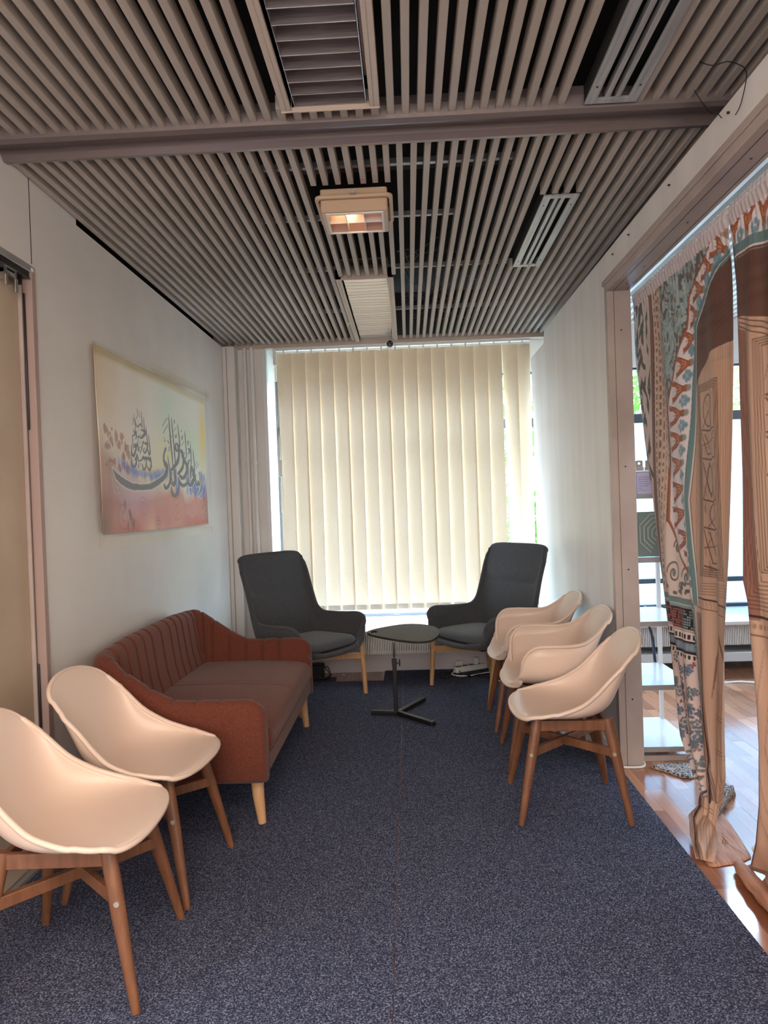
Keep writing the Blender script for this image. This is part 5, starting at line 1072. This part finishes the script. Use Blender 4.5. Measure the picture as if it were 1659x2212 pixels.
# dark timber at the top of the arch
dk = [(2.45, 2.30)] + BR[1:5] + [(2.965, 1.80), (2.93, 1.86), (2.86, 1.90), (2.76, 1.95), (2.65, 1.96), (2.45, 1.95)]
cv.poly([M(*p) for p in dk], hexc(86, 58, 50), .92)
cv.blend(np.clip(cv.noise(10, 80, 31) * 1.6 - .6, 0, 1) * (cv.Y < .22) * .4, hexc(60, 40, 38))
for k in range(6): cv.line([M(2.93 - .02 * k, 1.99 - .02 * k), M(2.80 - .02 * k, 2.10 - .015 * k), M(2.60, 2.16 - .02 * k)], 1.5, hexc(60, 40, 34), .6)
for k in range(5): cv.line([M(2.955 - k * .012, 1.86), M(2.965 - k * .012, 1.3), M(2.955 - k * .012, .98 + .012 * k), M(2.62, 1.0 + .012 * k)], 1.8, hexc(104, 70, 54), .8)
for k in range(6): cv.line([M(2.635 + k * .013, 1.95), M(2.655 + k * .013, 1.3), M(2.69 + k * .013, .95)], 1.7, hexc(112, 78, 60), .75)
cv.poly([M(2.72 + .03, 1.9), M(2.60, 1.9), M(2.64, .95), M(2.76, .95)], hexc(206, 160, 126), .25)
carve(cv, M, 2.93, 2.71, 1.84, 1.06, 5, 1.5)
cv.line([M(2.96, .965), M(2.66, .955)], 4, hexc(66, 42, 34)); cv.line([M(2.96, .925), M(2.66, .915)], 2, hexc(96, 64, 50))
for k in range(16): cv.line([M(2.94 - k * .018, .955), M(2.935 - k * .018, .93)], 1.5, hexc(130, 90, 70), .7)
for k in range(7):
    a = .03 + .014 * k; cv.line([M(2.80 + a * .6, .86 - a * 2.6), M(2.795 + a * .45, .84 - a), M(2.79, .85 - a * .35), M(2.775 - a * .3, .82 - a)], 2.0, hexc(100, 66, 48), .8)
for k in range(5): cv.line([M(2.845 - k * .012, .60), M(2.84 - k * .012, .36), M(2.83 - k * .012, .12)], 1.6, hexc(112, 78, 58), .6)
for z_ in (.50, .485, .36, .345): cv.line([M(2.85, z_), M(2.78, z_ - .005)], 2, hexc(100, 66, 48), .8)
# dark grooved strip beside the teal line, below z .93
for k in range(9): cv.line([M(2.985 - k * .006 - .02, .90), M(2.97 - k * .006 - .02, .6), M(2.945 - k * .006 - .02, .3), M(2.90 - k * .006 - .02, .02)], 2.4, hexc(92, 62, 52), .8)
cv.line([M(2.92, .88), M(2.915, .6), M(2.885, .35), M(2.86, .02)], 3, hexc(46, 32, 30))
# upper left region: pinkish ground
left = [(3.8, 2.446)] + [(2.70, 2.446)] + BL + [(3.00, .93), (3.8, .93)]
cv.poly([M(*p) for p in left], hexc(214, 196, 186))
def inleft(y, z): return y > lerpk([(b_, a_) for a_, b_ in BL], z) + .015
# mosaic of teal and brown
mo = [(3.305, 2.446), (2.75, 2.446)] + BL[1:-1] + [(3.305, 1.0)]
cv.poly([M(*p) for p in [(3.305, 2.446), (2.75, 2.446)] + BL[1:6] + [(3.305, 1.78)]], hexc(104, 96, 92))
cv.poly([M(*p) for p in [(3.305, 1.80), (3.24, 1.784), (3.275, 1.465), (3.268, 1.28), (3.305, 1.25)]], hexc(126, 108, 98))
mosaic(cv, M, 3.30, 2.78, 2.42, 1.30, 900, [(150, 170, 172), (138, 160, 160), (168, 184, 182), (150, 170, 172), (124, 104, 98)], 11, .007, .018, .9, inleft)
for k in range(230):
    y_ = RNG.uniform(2.8, 3.29); z_ = RNG.uniform(1.6, 2.4)
    if inleft(y_, z_): cv.line([M(y_, z_), M(y_ + RNG.uniform(-.03, .03), z_ + RNG.uniform(-.04, .04)), M(y_ + RNG.uniform(-.04, .04), z_ + RNG.uniform(-.05, .05))], RNG.uniform(3, 5), hexc(172, 190, 190), .8)
# leaf strip at far left
cv.poly([M(3.8, 2.446), M(3.45, 2.446), M(3.45, .93), M(3.8, .93)], hexc(206, 196, 190))
R_ = np.random.RandomState(4)
for k in range(170):
    y_ = R_.uniform(3.46, 3.70); z_ = R_.uniform(.95, 2.42); a = R_.uniform(.9, 2.2); L_ = R_.uniform(.03, .07); w_ = .013
    d_ = np.array([math.cos(a), math.sin(a)]) * L_; n_ = np.array([-math.sin(a), math.cos(a)]) * w_; c = np.array([y_, z_])
    cv.poly([M(*(c - d_)), M(*(c - d_ * .2 + n_)), M(*(c + d_)), M(*(c - d_ * .2 - n_))], hexc(92, 104, 100) if z_ > 1.4 and k % 5 else hexc(112, 98, 92))
# brown stripe, dash columns
cv.poly([M(3.452, 2.446), M(3.415, 2.446), M(3.395, .93), M(3.43, .93)], hexc(132, 106, 96)); cv.line([M(3.415, 2.44), M(3.395, .94)], 4, hexc(76, 50, 46))
cv.poly([M(3.412, 2.446), M(3.305, 2.446), M(3.28, .93), M(3.392, .93)], hexc(202, 178, 160))
for j, y_ in enumerate((3.392, 3.362, 3.335, 3.314)):
    z_ = 2.42
    while z_ > .98:
        h_ = RNG.uniform(.012, .045) if j else RNG.uniform(.006, .03); sh_ = (2.446 - z_) * -.014; w_ = (.0055, .007, .0045, .002)[j]
        cv.poly([M(y_ + sh_ + w_, z_), M(y_ + sh_ - w_, z_ - .003), M(y_ + sh_ - w_, z_ - h_), M(y_ + sh_ + w_, z_ - h_ - .004)], hexc(104, 84, 74), .9); z_ -= h_ + RNG.uniform(.012, .022)
    cv.line([M(y_ - .014, 2.44), M(y_ - .034, .95)], 1.6, hexc(146, 116, 100), .8)
# scroll figures below the mosaic
for k, (y_, z_, r_) in enumerate(((3.235, 1.27, .035), (3.20, 1.16, .03), (3.22, 1.04, .045), (3.11, 1.03, .04), (3.16, .98, .02))):
    cv.line([M(y_ + r_ * math.cos(t) * (1 - t * .09), z_ + 1.25 * r_ * math.sin(t) * (1 - t * .09)) for t in np.linspace(0, 7.5, 40)], 5, hexc(116, 100, 94), .95); cv.blob(*M(y_, z_), .008, .007, hexc(96, 112, 116), .9, .2)
for k in range(26): cv.blob(*M(RNG.uniform(3.04, 3.33), RNG.uniform(.95, 1.0)), .006, .0035, hexc(90, 82, 80), .9, .3)
# white band with motifs, orange outline and teal border
cv.poly([M(*p) for p in BL + BR[::-1]], hexc(222, 214, 216))
NB_ = 15
def along(P, n_):
    P = np.array(P, float); d_ = np.concatenate([[0], np.cumsum(np.linalg.norm(np.diff(P, axis=0), axis=1))]); t = np.linspace(d_[-1] * .03, d_[-1] * .95, n_); return np.stack([np.interp(t, d_, P[:, 0]), np.interp(t, d_, P[:, 1])], 1)
motifs(cv, M, along(BL, NB_), along(BR, NB_), None)
cv.line([M(*p) for p in BL], 7, hexc(166, 102, 72)); cv.line([M(y + .008, z) for y, z in BL], 2, hexc(110, 66, 50))
cv.line([M(y - .004, z) for y, z in BR], 17, hexc(104, 134, 136)); cv.line([M(y + .012, z) for y, z in BR], 3, hexc(80, 104, 106)); cv.line([M(y - .024, z) for y, z in BR], 4, hexc(214, 210, 208)); cv.line([M(y - .031, z) for y, z in BR], 2, hexc(60, 50, 48))
# lower left: bands and floral mosaic
RX = [(.94, 2.985), (.6, 2.965), (.35, 2.93), (.02, 2.90)]
def rb(z): return float(lerpk([(a, b_) for a, b_ in RX], z))
low = [(3.8, .93)] + [(rb(z), z) for z in (.93, .6, .35, .02)] + [(3.8, .02)]
cv.poly([M(*p) for p in low], hexc(212, 192, 186))
def hb(z0, z1, c): cv.poly([M(3.8, z0), M(rb(z0), z0 + .0), M(rb(z1), z1), M(3.8, z1)], hexc(*c))
hb(.935, .895, (110, 130, 128)); hb(.893, .800, (44, 40, 44)); hb(.797, .790, (160, 156, 154)); hb(.785, .752, (216, 200, 192)); hb(.752, .742, (40, 38, 44)); hb(.742, .708, (112, 126, 140)); hb(.708, .695, (42, 40, 48)); hb(.695, .668, (216, 200, 192))
for k in range(40):
    y_ = 3.00 + k * .0105; cv.blob(*M(y_, .905), .003, .002, hexc(190, 206, 204), .8, .3)
    for q in range(7):
        z_ = .882 - q * .0115; c = (196, 104, 76) if (k < 6 or k > 12) else (150, 176, 178)
        if RNG.rand() > .2: cv.poly([M(y_, z_), M(y_ - .0065, z_ - .001), M(y_ - .0065, z_ - .0075), M(y_, z_ - .0075)], hexc(*c), .9)
for k in range(18): y_ = 3.00 + k * .024; cv.poly([M(y_, .779), M(y_ - .014, .779), M(y_ - .014, .758), M(y_, .758)], hexc(50, 46, 50))
for k in range(18): y_ = 3.00 + k * .024; cv.blob(*M(y_, .725), .008, .006, hexc(136, 150, 164), .8, .3)
for k in range(20): y_ = 3.00 + k * .022; cv.poly([M(y_, .690), M(y_ - .013, .690), M(y_ - .012, .672), M(y_ - .002, .672)], hexc(48, 44, 48))
mosaic(cv, M, 3.5, 2.92, .655, .03, 120, [(186, 84, 72), (168, 70, 66), (120, 64, 60)], 13, .004, .008, .95, lambda y, z: y > rb(z) + .02)
R_ = np.random.RandomState(8)
for k in range(230):
    y_ = R_.uniform(2.93, 3.45); z_ = R_.uniform(.05, .65)
    if y_ < rb(z_) + .02: continue
    r_ = R_.uniform(.012, .026); c = [(96, 112, 132), (84, 96, 112), (104, 118, 122)][R_.randint(3)]; n_ = R_.randint(5, 9)
    for q in range(n_):
        a = 6.28 * q / n_; cv.blob(*M(y_ + r_ * math.cos(a) * .7, z_ + r_ * math.sin(a)), .0042, .0026, hexc(*c), .95, .25, .1)
    cv.blob(*M(y_, z_), .005, .004, hexc(*c), .9, .3)
cv.line([M(rb(z) + .004, z) for z in np.linspace(.90, .02, 20)], 8, hexc(112, 140, 142)); cv.line([M(rb(z) + .018, z) for z in np.linspace(.66, .02, 20)], 3, hexc(40, 40, 46))
# gathered header
cv.poly([M(3.8, 2.446), M(2.4, 2.446), M(2.4, 2.372), M(3.8, 2.372)], hexc(190, 181, 182), .96)
C1 = cv
def curtain(name, label, cvs, M, Lk, Rk, ztop, zbot, ncol, nrow, amp, waves, seed, tail=None, topamp=.010):
    z = np.linspace(ztop, zbot, nrow); s = np.linspace(0, 1, ncol); yl = lerpk(Lk, z); yr = lerpk(Rk, z)
    S, Z = np.meshgrid(s, z); YL = yl[:, None]; YR = yr[:, None]
    Yv = YL + (YR - YL) * S; T = (ztop - Z) / (ztop - zbot)
    g = np.clip((2.40 - Z) / .25, 0, 1)
    Xv = 1.205 + amp * g * (.6 + .6 * T) * (np.sin(2 * PI * (waves * S + .35 * np.sin(3 * T + seed)) + seed) + .45 * np.sin(2 * PI * (2.3 * waves * S + .2 * T) + 2 * seed))
    hdr = np.clip(1 - np.abs(Z - 2.41) / .05, 0, 1)
    Xv += topamp * np.sin(2 * PI * 34 * S + 3 * np.sin(9 * S) + (Z - 2.4) * 9) * (hdr + .25 * np.exp(-(2.4 - Z) / .12))
    u_, v_ = M(Yv, Z); C = cvs.sample(u_, v_)
    P = np.stack([Xv, Yv, Z], -1)
    if tail:
        nt = 70; base = P[-1]; Ts = []; K = [(P[-1, 0], P[-1, -1])] + tail
        for k in range(1, nt + 1):
            t = k / nt * (len(tail)); i = min(int(t), len(tail) - 1); f = t - i; f2 = f * f * (3 - 2 * f)
            a = np.array(K[i][0]) * (1 - f) + np.array(K[i + 1][0]) * f; b_ = np.array(K[i][1]) * (1 - f) + np.array(K[i + 1][1]) * f
            row = a + (b_ - a) * s[:, None]; w = (1 - k / nt)
            off = (base[:, 0] - (base[0, 0] + (base[-1, 0] - base[0, 0]) * s)) * w
            row = row.copy(); row[:, 0] += off * .5; row[:, 2] += .018 * np.abs(np.sin(PI * s * 2 + k * .04)) * (1 if k < nt - 6 else (nt - k) / 6)
            Ts.append(row)
        Ts = np.array(Ts); P = np.concatenate([P, Ts]); Cl = np.repeat(C[-1:], nt, 0)
        vv_ = np.clip(v_[-1:] + np.linspace(0.002, .06, nt)[:, None] * 0 + 0, 0, .999)
        zt = np.linspace(.40, .02, nt)[:, None] * np.ones((1, ncol)); ut, vt = M(np.repeat(Yv[-1:], nt, 0) - .08, zt); Cl = cvs.sample(np.clip(ut, 0, .999), vt); C = np.concatenate([C, Cl])
    root = thing(name, label, 'curtain', (0, 0, 0)); o = gridmesh('cloth', P, C, PRINT, root, .0012)
    return root
c1 = curtain('curtain', 'left curtain of the pair, printed with an orange motif arch border and mosaic', C1, M, L1, R1, 2.446, .132, 240, 1150, .013, 2.6, 1.3,
             tail=[((1.17, 2.95, .075), (1.19, 2.83, .05)), ((1.12, 2.92, .045), (1.16, 2.74, .03)), ((1.07, 2.78, .03), (1.12, 2.66, .02)), ((1.045, 2.665, .012), (1.10, 2.63, .012))])
def floorcloth(name, poly, col_fn, parent, z=.012, amp=.006):
    Pp = np.array(poly); c0 = Pp.mean(0); m_ = MB(); nr = 7; ring = catclosed(poly, 5) if len(poly) > 3 else poly; rings = []
    for k in range(nr):
        f = 1 - k / (nr - .5); rings.append([(c0[0] + (p[0] - c0[0]) * f, c0[1] + (p[1] - c0[1]) * f, (0.004 if k == 0 else z + amp * math.sin(p[0] * 60 + k) * math.cos(p[1] * 45 - k))) for p in ring])
    m_.loft(rings, False); m_.add([p for p in rings[-1]], [tuple(range(len(ring)))])
    o = m_.build(name, col_fn, parent, smooth=True); md = o.modifiers.new('t', 'SOLIDIFY'); md.thickness = .002; return o
WCLOTH = noise_col(mat('brown_print_cloth', hexc(170, 120, 98), .7), hexc(156, 106, 84), hexc(188, 140, 112), 10, stretch=(12, 1, 1))
MCLOTH = mat('mosaic_print_cloth', hexc(120, 120, 120), .7)
n, l, b = nodes(MCLOTH); tc = n.new('ShaderNodeTexCoord'); vo = n.new('ShaderNodeTexVoronoi'); vo.feature = 'DISTANCE_TO_EDGE'; vo.inputs['Scale'].default_value = 55; l.new(tc.outputs['Object'], vo.inputs['Vector'])
r = n.new('ShaderNodeValToRGB'); r.color_ramp.elements[0].position = .06; r.color_ramp.elements[0].color = hexc(200, 188, 184); r.color_ramp.elements[1].position = .12; r.color_ramp.elements[1].color = hexc(84, 92, 98); l.new(vo.outputs['Distance'], r.inputs[0]); l.new(r.outputs[0], b.inputs['Base Color'])
floorcloth('fallen_hem', [(1.198, 2.984), (1.316, 3.102), (1.271, 2.73), (1.237, 2.667), (1.15, 2.632), (1.075, 2.65)], WCLOTH, c1, .008, .002)
floorcloth('mosaic_bundle', [(1.215, 2.96), (1.27, 3.11), (1.42, 3.30), (1.469, 3.262), (1.409, 3.183), (1.27, 3.0)], MCLOTH, c1, .045, .014)
floorcloth('mosaic_fold', [(1.201, 3.605), (1.409, 3.62), (1.363, 3.455), (1.302, 3.444), (1.246, 3.514)], MCLOTH, c1, .015, .006)
# second curtain
cv = Canvas(760, 1400, hexc(0, 0, 0)); M2 = mapper(1.65, 2.75); wood_base(cv, M2)
cv.blend(np.clip(cv.noise(4, 3, 77) - .3, 0, 1) * .3, hexc(196, 140, 108))
cv.poly([M2(2.8, 2.446), M2(1.6, 2.446), M2(1.6, 1.60), M2(1.9, 1.80), (M2(2.2, 1.93)), M2(2.5, 2.02), M2(2.8, 2.04)], hexc(86, 58, 50), .93)
cv.blend(np.clip(cv.noise(6, 90, 31) * 1.6 - .6, 0, 1) * (cv.Y < .2) * .4, hexc(62, 40, 38))
AR = [(2.8, 2.275), (2.6, 2.272), (2.42, 2.262), (2.30, 2.235), (2.15, 2.17), (1.95, 2.03), (1.7, 1.75)]; AT = [(2.8, 2.42), (2.6, 2.42), (2.42, 2.42), (2.28, 2.40), (2.05, 2.33), (1.8, 2.2), (1.6, 1.95)]
cv.poly([M2(*p) for p in [(2.8, 2.446), (1.6, 2.446), (1.6, 1.8)] + AR[::-1]], hexc(104, 96, 92)); mosaic(cv, M2, 2.5, 1.7, 2.44, 1.9, 260, [(150, 170, 172), (168, 184, 182)], 15, .008, .018, .9, lambda y, z: z > float(np.interp(y, [q[0] for q in AR[::-1]], [q[1] for q in AR[::-1]])) + .03)
cv.poly([M2(*p) for p in AT + AR[::-1]], hexc(222, 212, 212)); motifs(cv, M2, along(AT, 13), along(AR, 13), None)
cv.line([M2(*p) for p in AR], 20, hexc(104, 130, 132)); cv.line([M2(y, z - .022) for y, z in AR], 4, hexc(216, 212, 210)); cv.line([M2(y, z - .035) for y, z in AR], 2, hexc(150, 130, 120)); cv.line([M2(*p) for p in AT], 6, hexc(166, 102, 72))
cv.poly([M2(2.65, 2.03), M2(2.48, 1.96), M2(2.44, .95), M2(2.65, .95)], hexc(128, 74, 62), .75)
for k in range(8): cv.line([M2(2.555 - k * .014, 2.02 - .01 * k), M2(2.55 - k * .014, 1.3), M2(2.54 - k * .014 - .01, .99 + .014 * k), M2(1.7, .99 + .014 * k)], 2.2, hexc(84, 52, 42), .8)
for k in range(3): cv.line([M2(2.53, 2.02 - .015 * k), M2(2.40, 1.975 - .02 * k), M2(2.25, 1.90 - .02 * k), M2(2.05, 1.75)], 2.4, hexc(60, 36, 30), .9)
carve(cv, M2, 2.43, 2.12, 1.92, 1.12, 9, 1.6); carve(cv, M2, 2.05, 1.75, 1.7, 1.12, 12, 1.6)
cv.line([M2(2.55, .965), M2(1.7, .955)], 5, hexc(60, 40, 32)); cv.line([M2(2.55, .90), M2(1.7, .89)], 3, hexc(110, 76, 58))
for k in range(30): cv.blob(*M2(2.50 - k * .02, .93), .006, .004, hexc(140, 98, 76), .7, .3)
for k in range(14):
    y_ = 2.46 - k * .03; cv.line([M2(y_, .85), M2(y_ + .02 * math.sin(k), .5), M2(y_ - .01, .05)], 1.8, hexc(140, 94, 70), .6)
cv.line([M2(lerpk(L2, z_) - .006, z_) for z_ in np.linspace(2.3, .05, 60)], 4, hexc(44, 28, 26), .9)
cv.poly([M2(2.8, 2.446), M2(1.6, 2.446), M2(1.6, 2.372), M2(2.8, 2.372)], hexc(190, 181, 182), .96)
c2 = curtain('curtain', 'right curtain of the pair at the photo edge, printed with a carved wooden door', cv, M2, L2, R2, 2.446, .02, 200, 1000, .016, 3.6, 4.1)
c2h = MB(); pts = [(1.175, 2.60, .022), (1.165, 2.54, .030), (1.155, 2.42, .032), (1.150, 2.30, .034), (1.155, 2.1, .034), (1.18, 1.95, .03)]
c2h.tube([tuple(p) for p in catmull(pts, 6)], [.018 + .012 * min(1, k / 8) + .002 * math.sin(k * 1.3) for k in range(31)], 14, flat=.75)
c2h.build('rolled_hem', WCLOTH, c2, smooth=True)
rd = MB().tube([(1.205, 1.30, 2.425), (1.205, 3.70, 2.425)], .007, 10).build('curtain_rod', WPL, smooth=True); tag(rd, 'thin white rod carrying both printed curtains in the opening', 'curtain rod')
kr = MB().tube([(1.30 + .012 * math.cos(a), 2.72 + .012 * math.sin(a), .022 + .004 * math.sin(3 * a)) for a in np.linspace(0, 6.28, 16, endpoint=False)], .003, 6, close=True).sphere((1.285, 2.71, .018), .010, 8, 6).build('curtain_ring', WPL, smooth=True); tag(kr, 'small white plastic ring lying on the floor between the two curtains', 'ring')

# ================================================================== OUTSIDE THE WINDOW
struct(MB().box(-14, 16, 6.32, 40, -.35, -.30), 'ground', mat('paving_outside', hexc(118, 118, 114), .9))
def shrub(name, label, cat, x, y, w, h, n, z0=-.30, leaf=.055, cz=None):
    t = thing(name, label, cat, (x, y, z0), 0, 'greenery outside the window'); cz = cz if cz else h * .55
    R = np.random.RandomState(int(x * 100) % 999 + 3); g = MB(); yl = MB()
    for k in range(n):
        a = R.normal(0, .42, 3); p = Vector((a[0] * w, a[1] * w * .6, cz + a[2] * h * .5))
        if p.z < .05: p.z = .05 + R.rand() * .3
        u_ = Vector(R.normal(0, 1, 3)).normalized(); v_ = u_.cross(Vector(R.normal(0, 1, 3))).normalized(); s_ = leaf * R.uniform(.6, 1.3)
        q = (yl if R.rand() < .06 else g); q.add([p - u_ * s_, p + v_ * s_ * .55, p + u_ * s_ * 1.1, p - v_ * s_ * .55], [(0, 1, 2, 3)])
    g.build('foliage', LEAF, t); yl.build('yellow_leaves', LEAFY, t)
    s = MB()
    for k in range(5): s.tube([(R.uniform(-.05, .05), 0, 0), (R.uniform(-.2, .2) * w, R.uniform(-.1, .1), h * .4), (R.uniform(-.4, .4) * w, R.uniform(-.2, .2), h * .85)], [.02, .012, .005], 6)
    s.build('stems', WOODB, t, smooth=True)
shrub('shrub', 'leafy green shrub outside, seen through the gap right of the blind', 'shrub', 1.45, 7.9, .75, 2.1, 1500)
shrub('shrub', 'green shrub outside behind the twisted blind slats', 'shrub', .55, 8.6, .8, 2.0, 900)
shrub('tree', 'light green tree outside, seen above the frosted panel behind the door post', 'tree', 3.0, 8.6, .9, 4.2, 1500, cz=3.0)
shrub('tree', 'green tree outside, seen between the two curtains', 'tree', 4.6, 10.0, 1.3, 4.4, 1500, cz=3.0)
shrub('tree', 'tall distant green tree beyond the shrubs outside', 'tree', 1.6, 14.0, 2.0, 5.0, 1200, leaf=.11, cz=2.6)
bl_ = thing('building', 'pale building with a row of windows across the street', 'building', (3.0, 30.0, -.3))
MB().box(-12, 12, 0, 4, 0, 3.4).build('facade', TRIM, bl_)
for k in range(8): MB().box(-11 + k * 2.8, -9.6 + k * 2.8, -.05, 0, 1.2, 2.5).build('window', FRAMEG, bl_)
rl = thing('railing', 'white street railing beyond the shrubs outside', 'railing', (1.8, 11.0, -.3))
MB().box(-4, 4, -.02, .02, 1.38, 1.46).box(-4, 4, -.02, .02, .9, .95).build('rail', WPL, rl)
for k in range(9): MB().box(-4 + k, -3.94 + k, -.03, .03, 0, 1.4).build('post', WPL, rl)
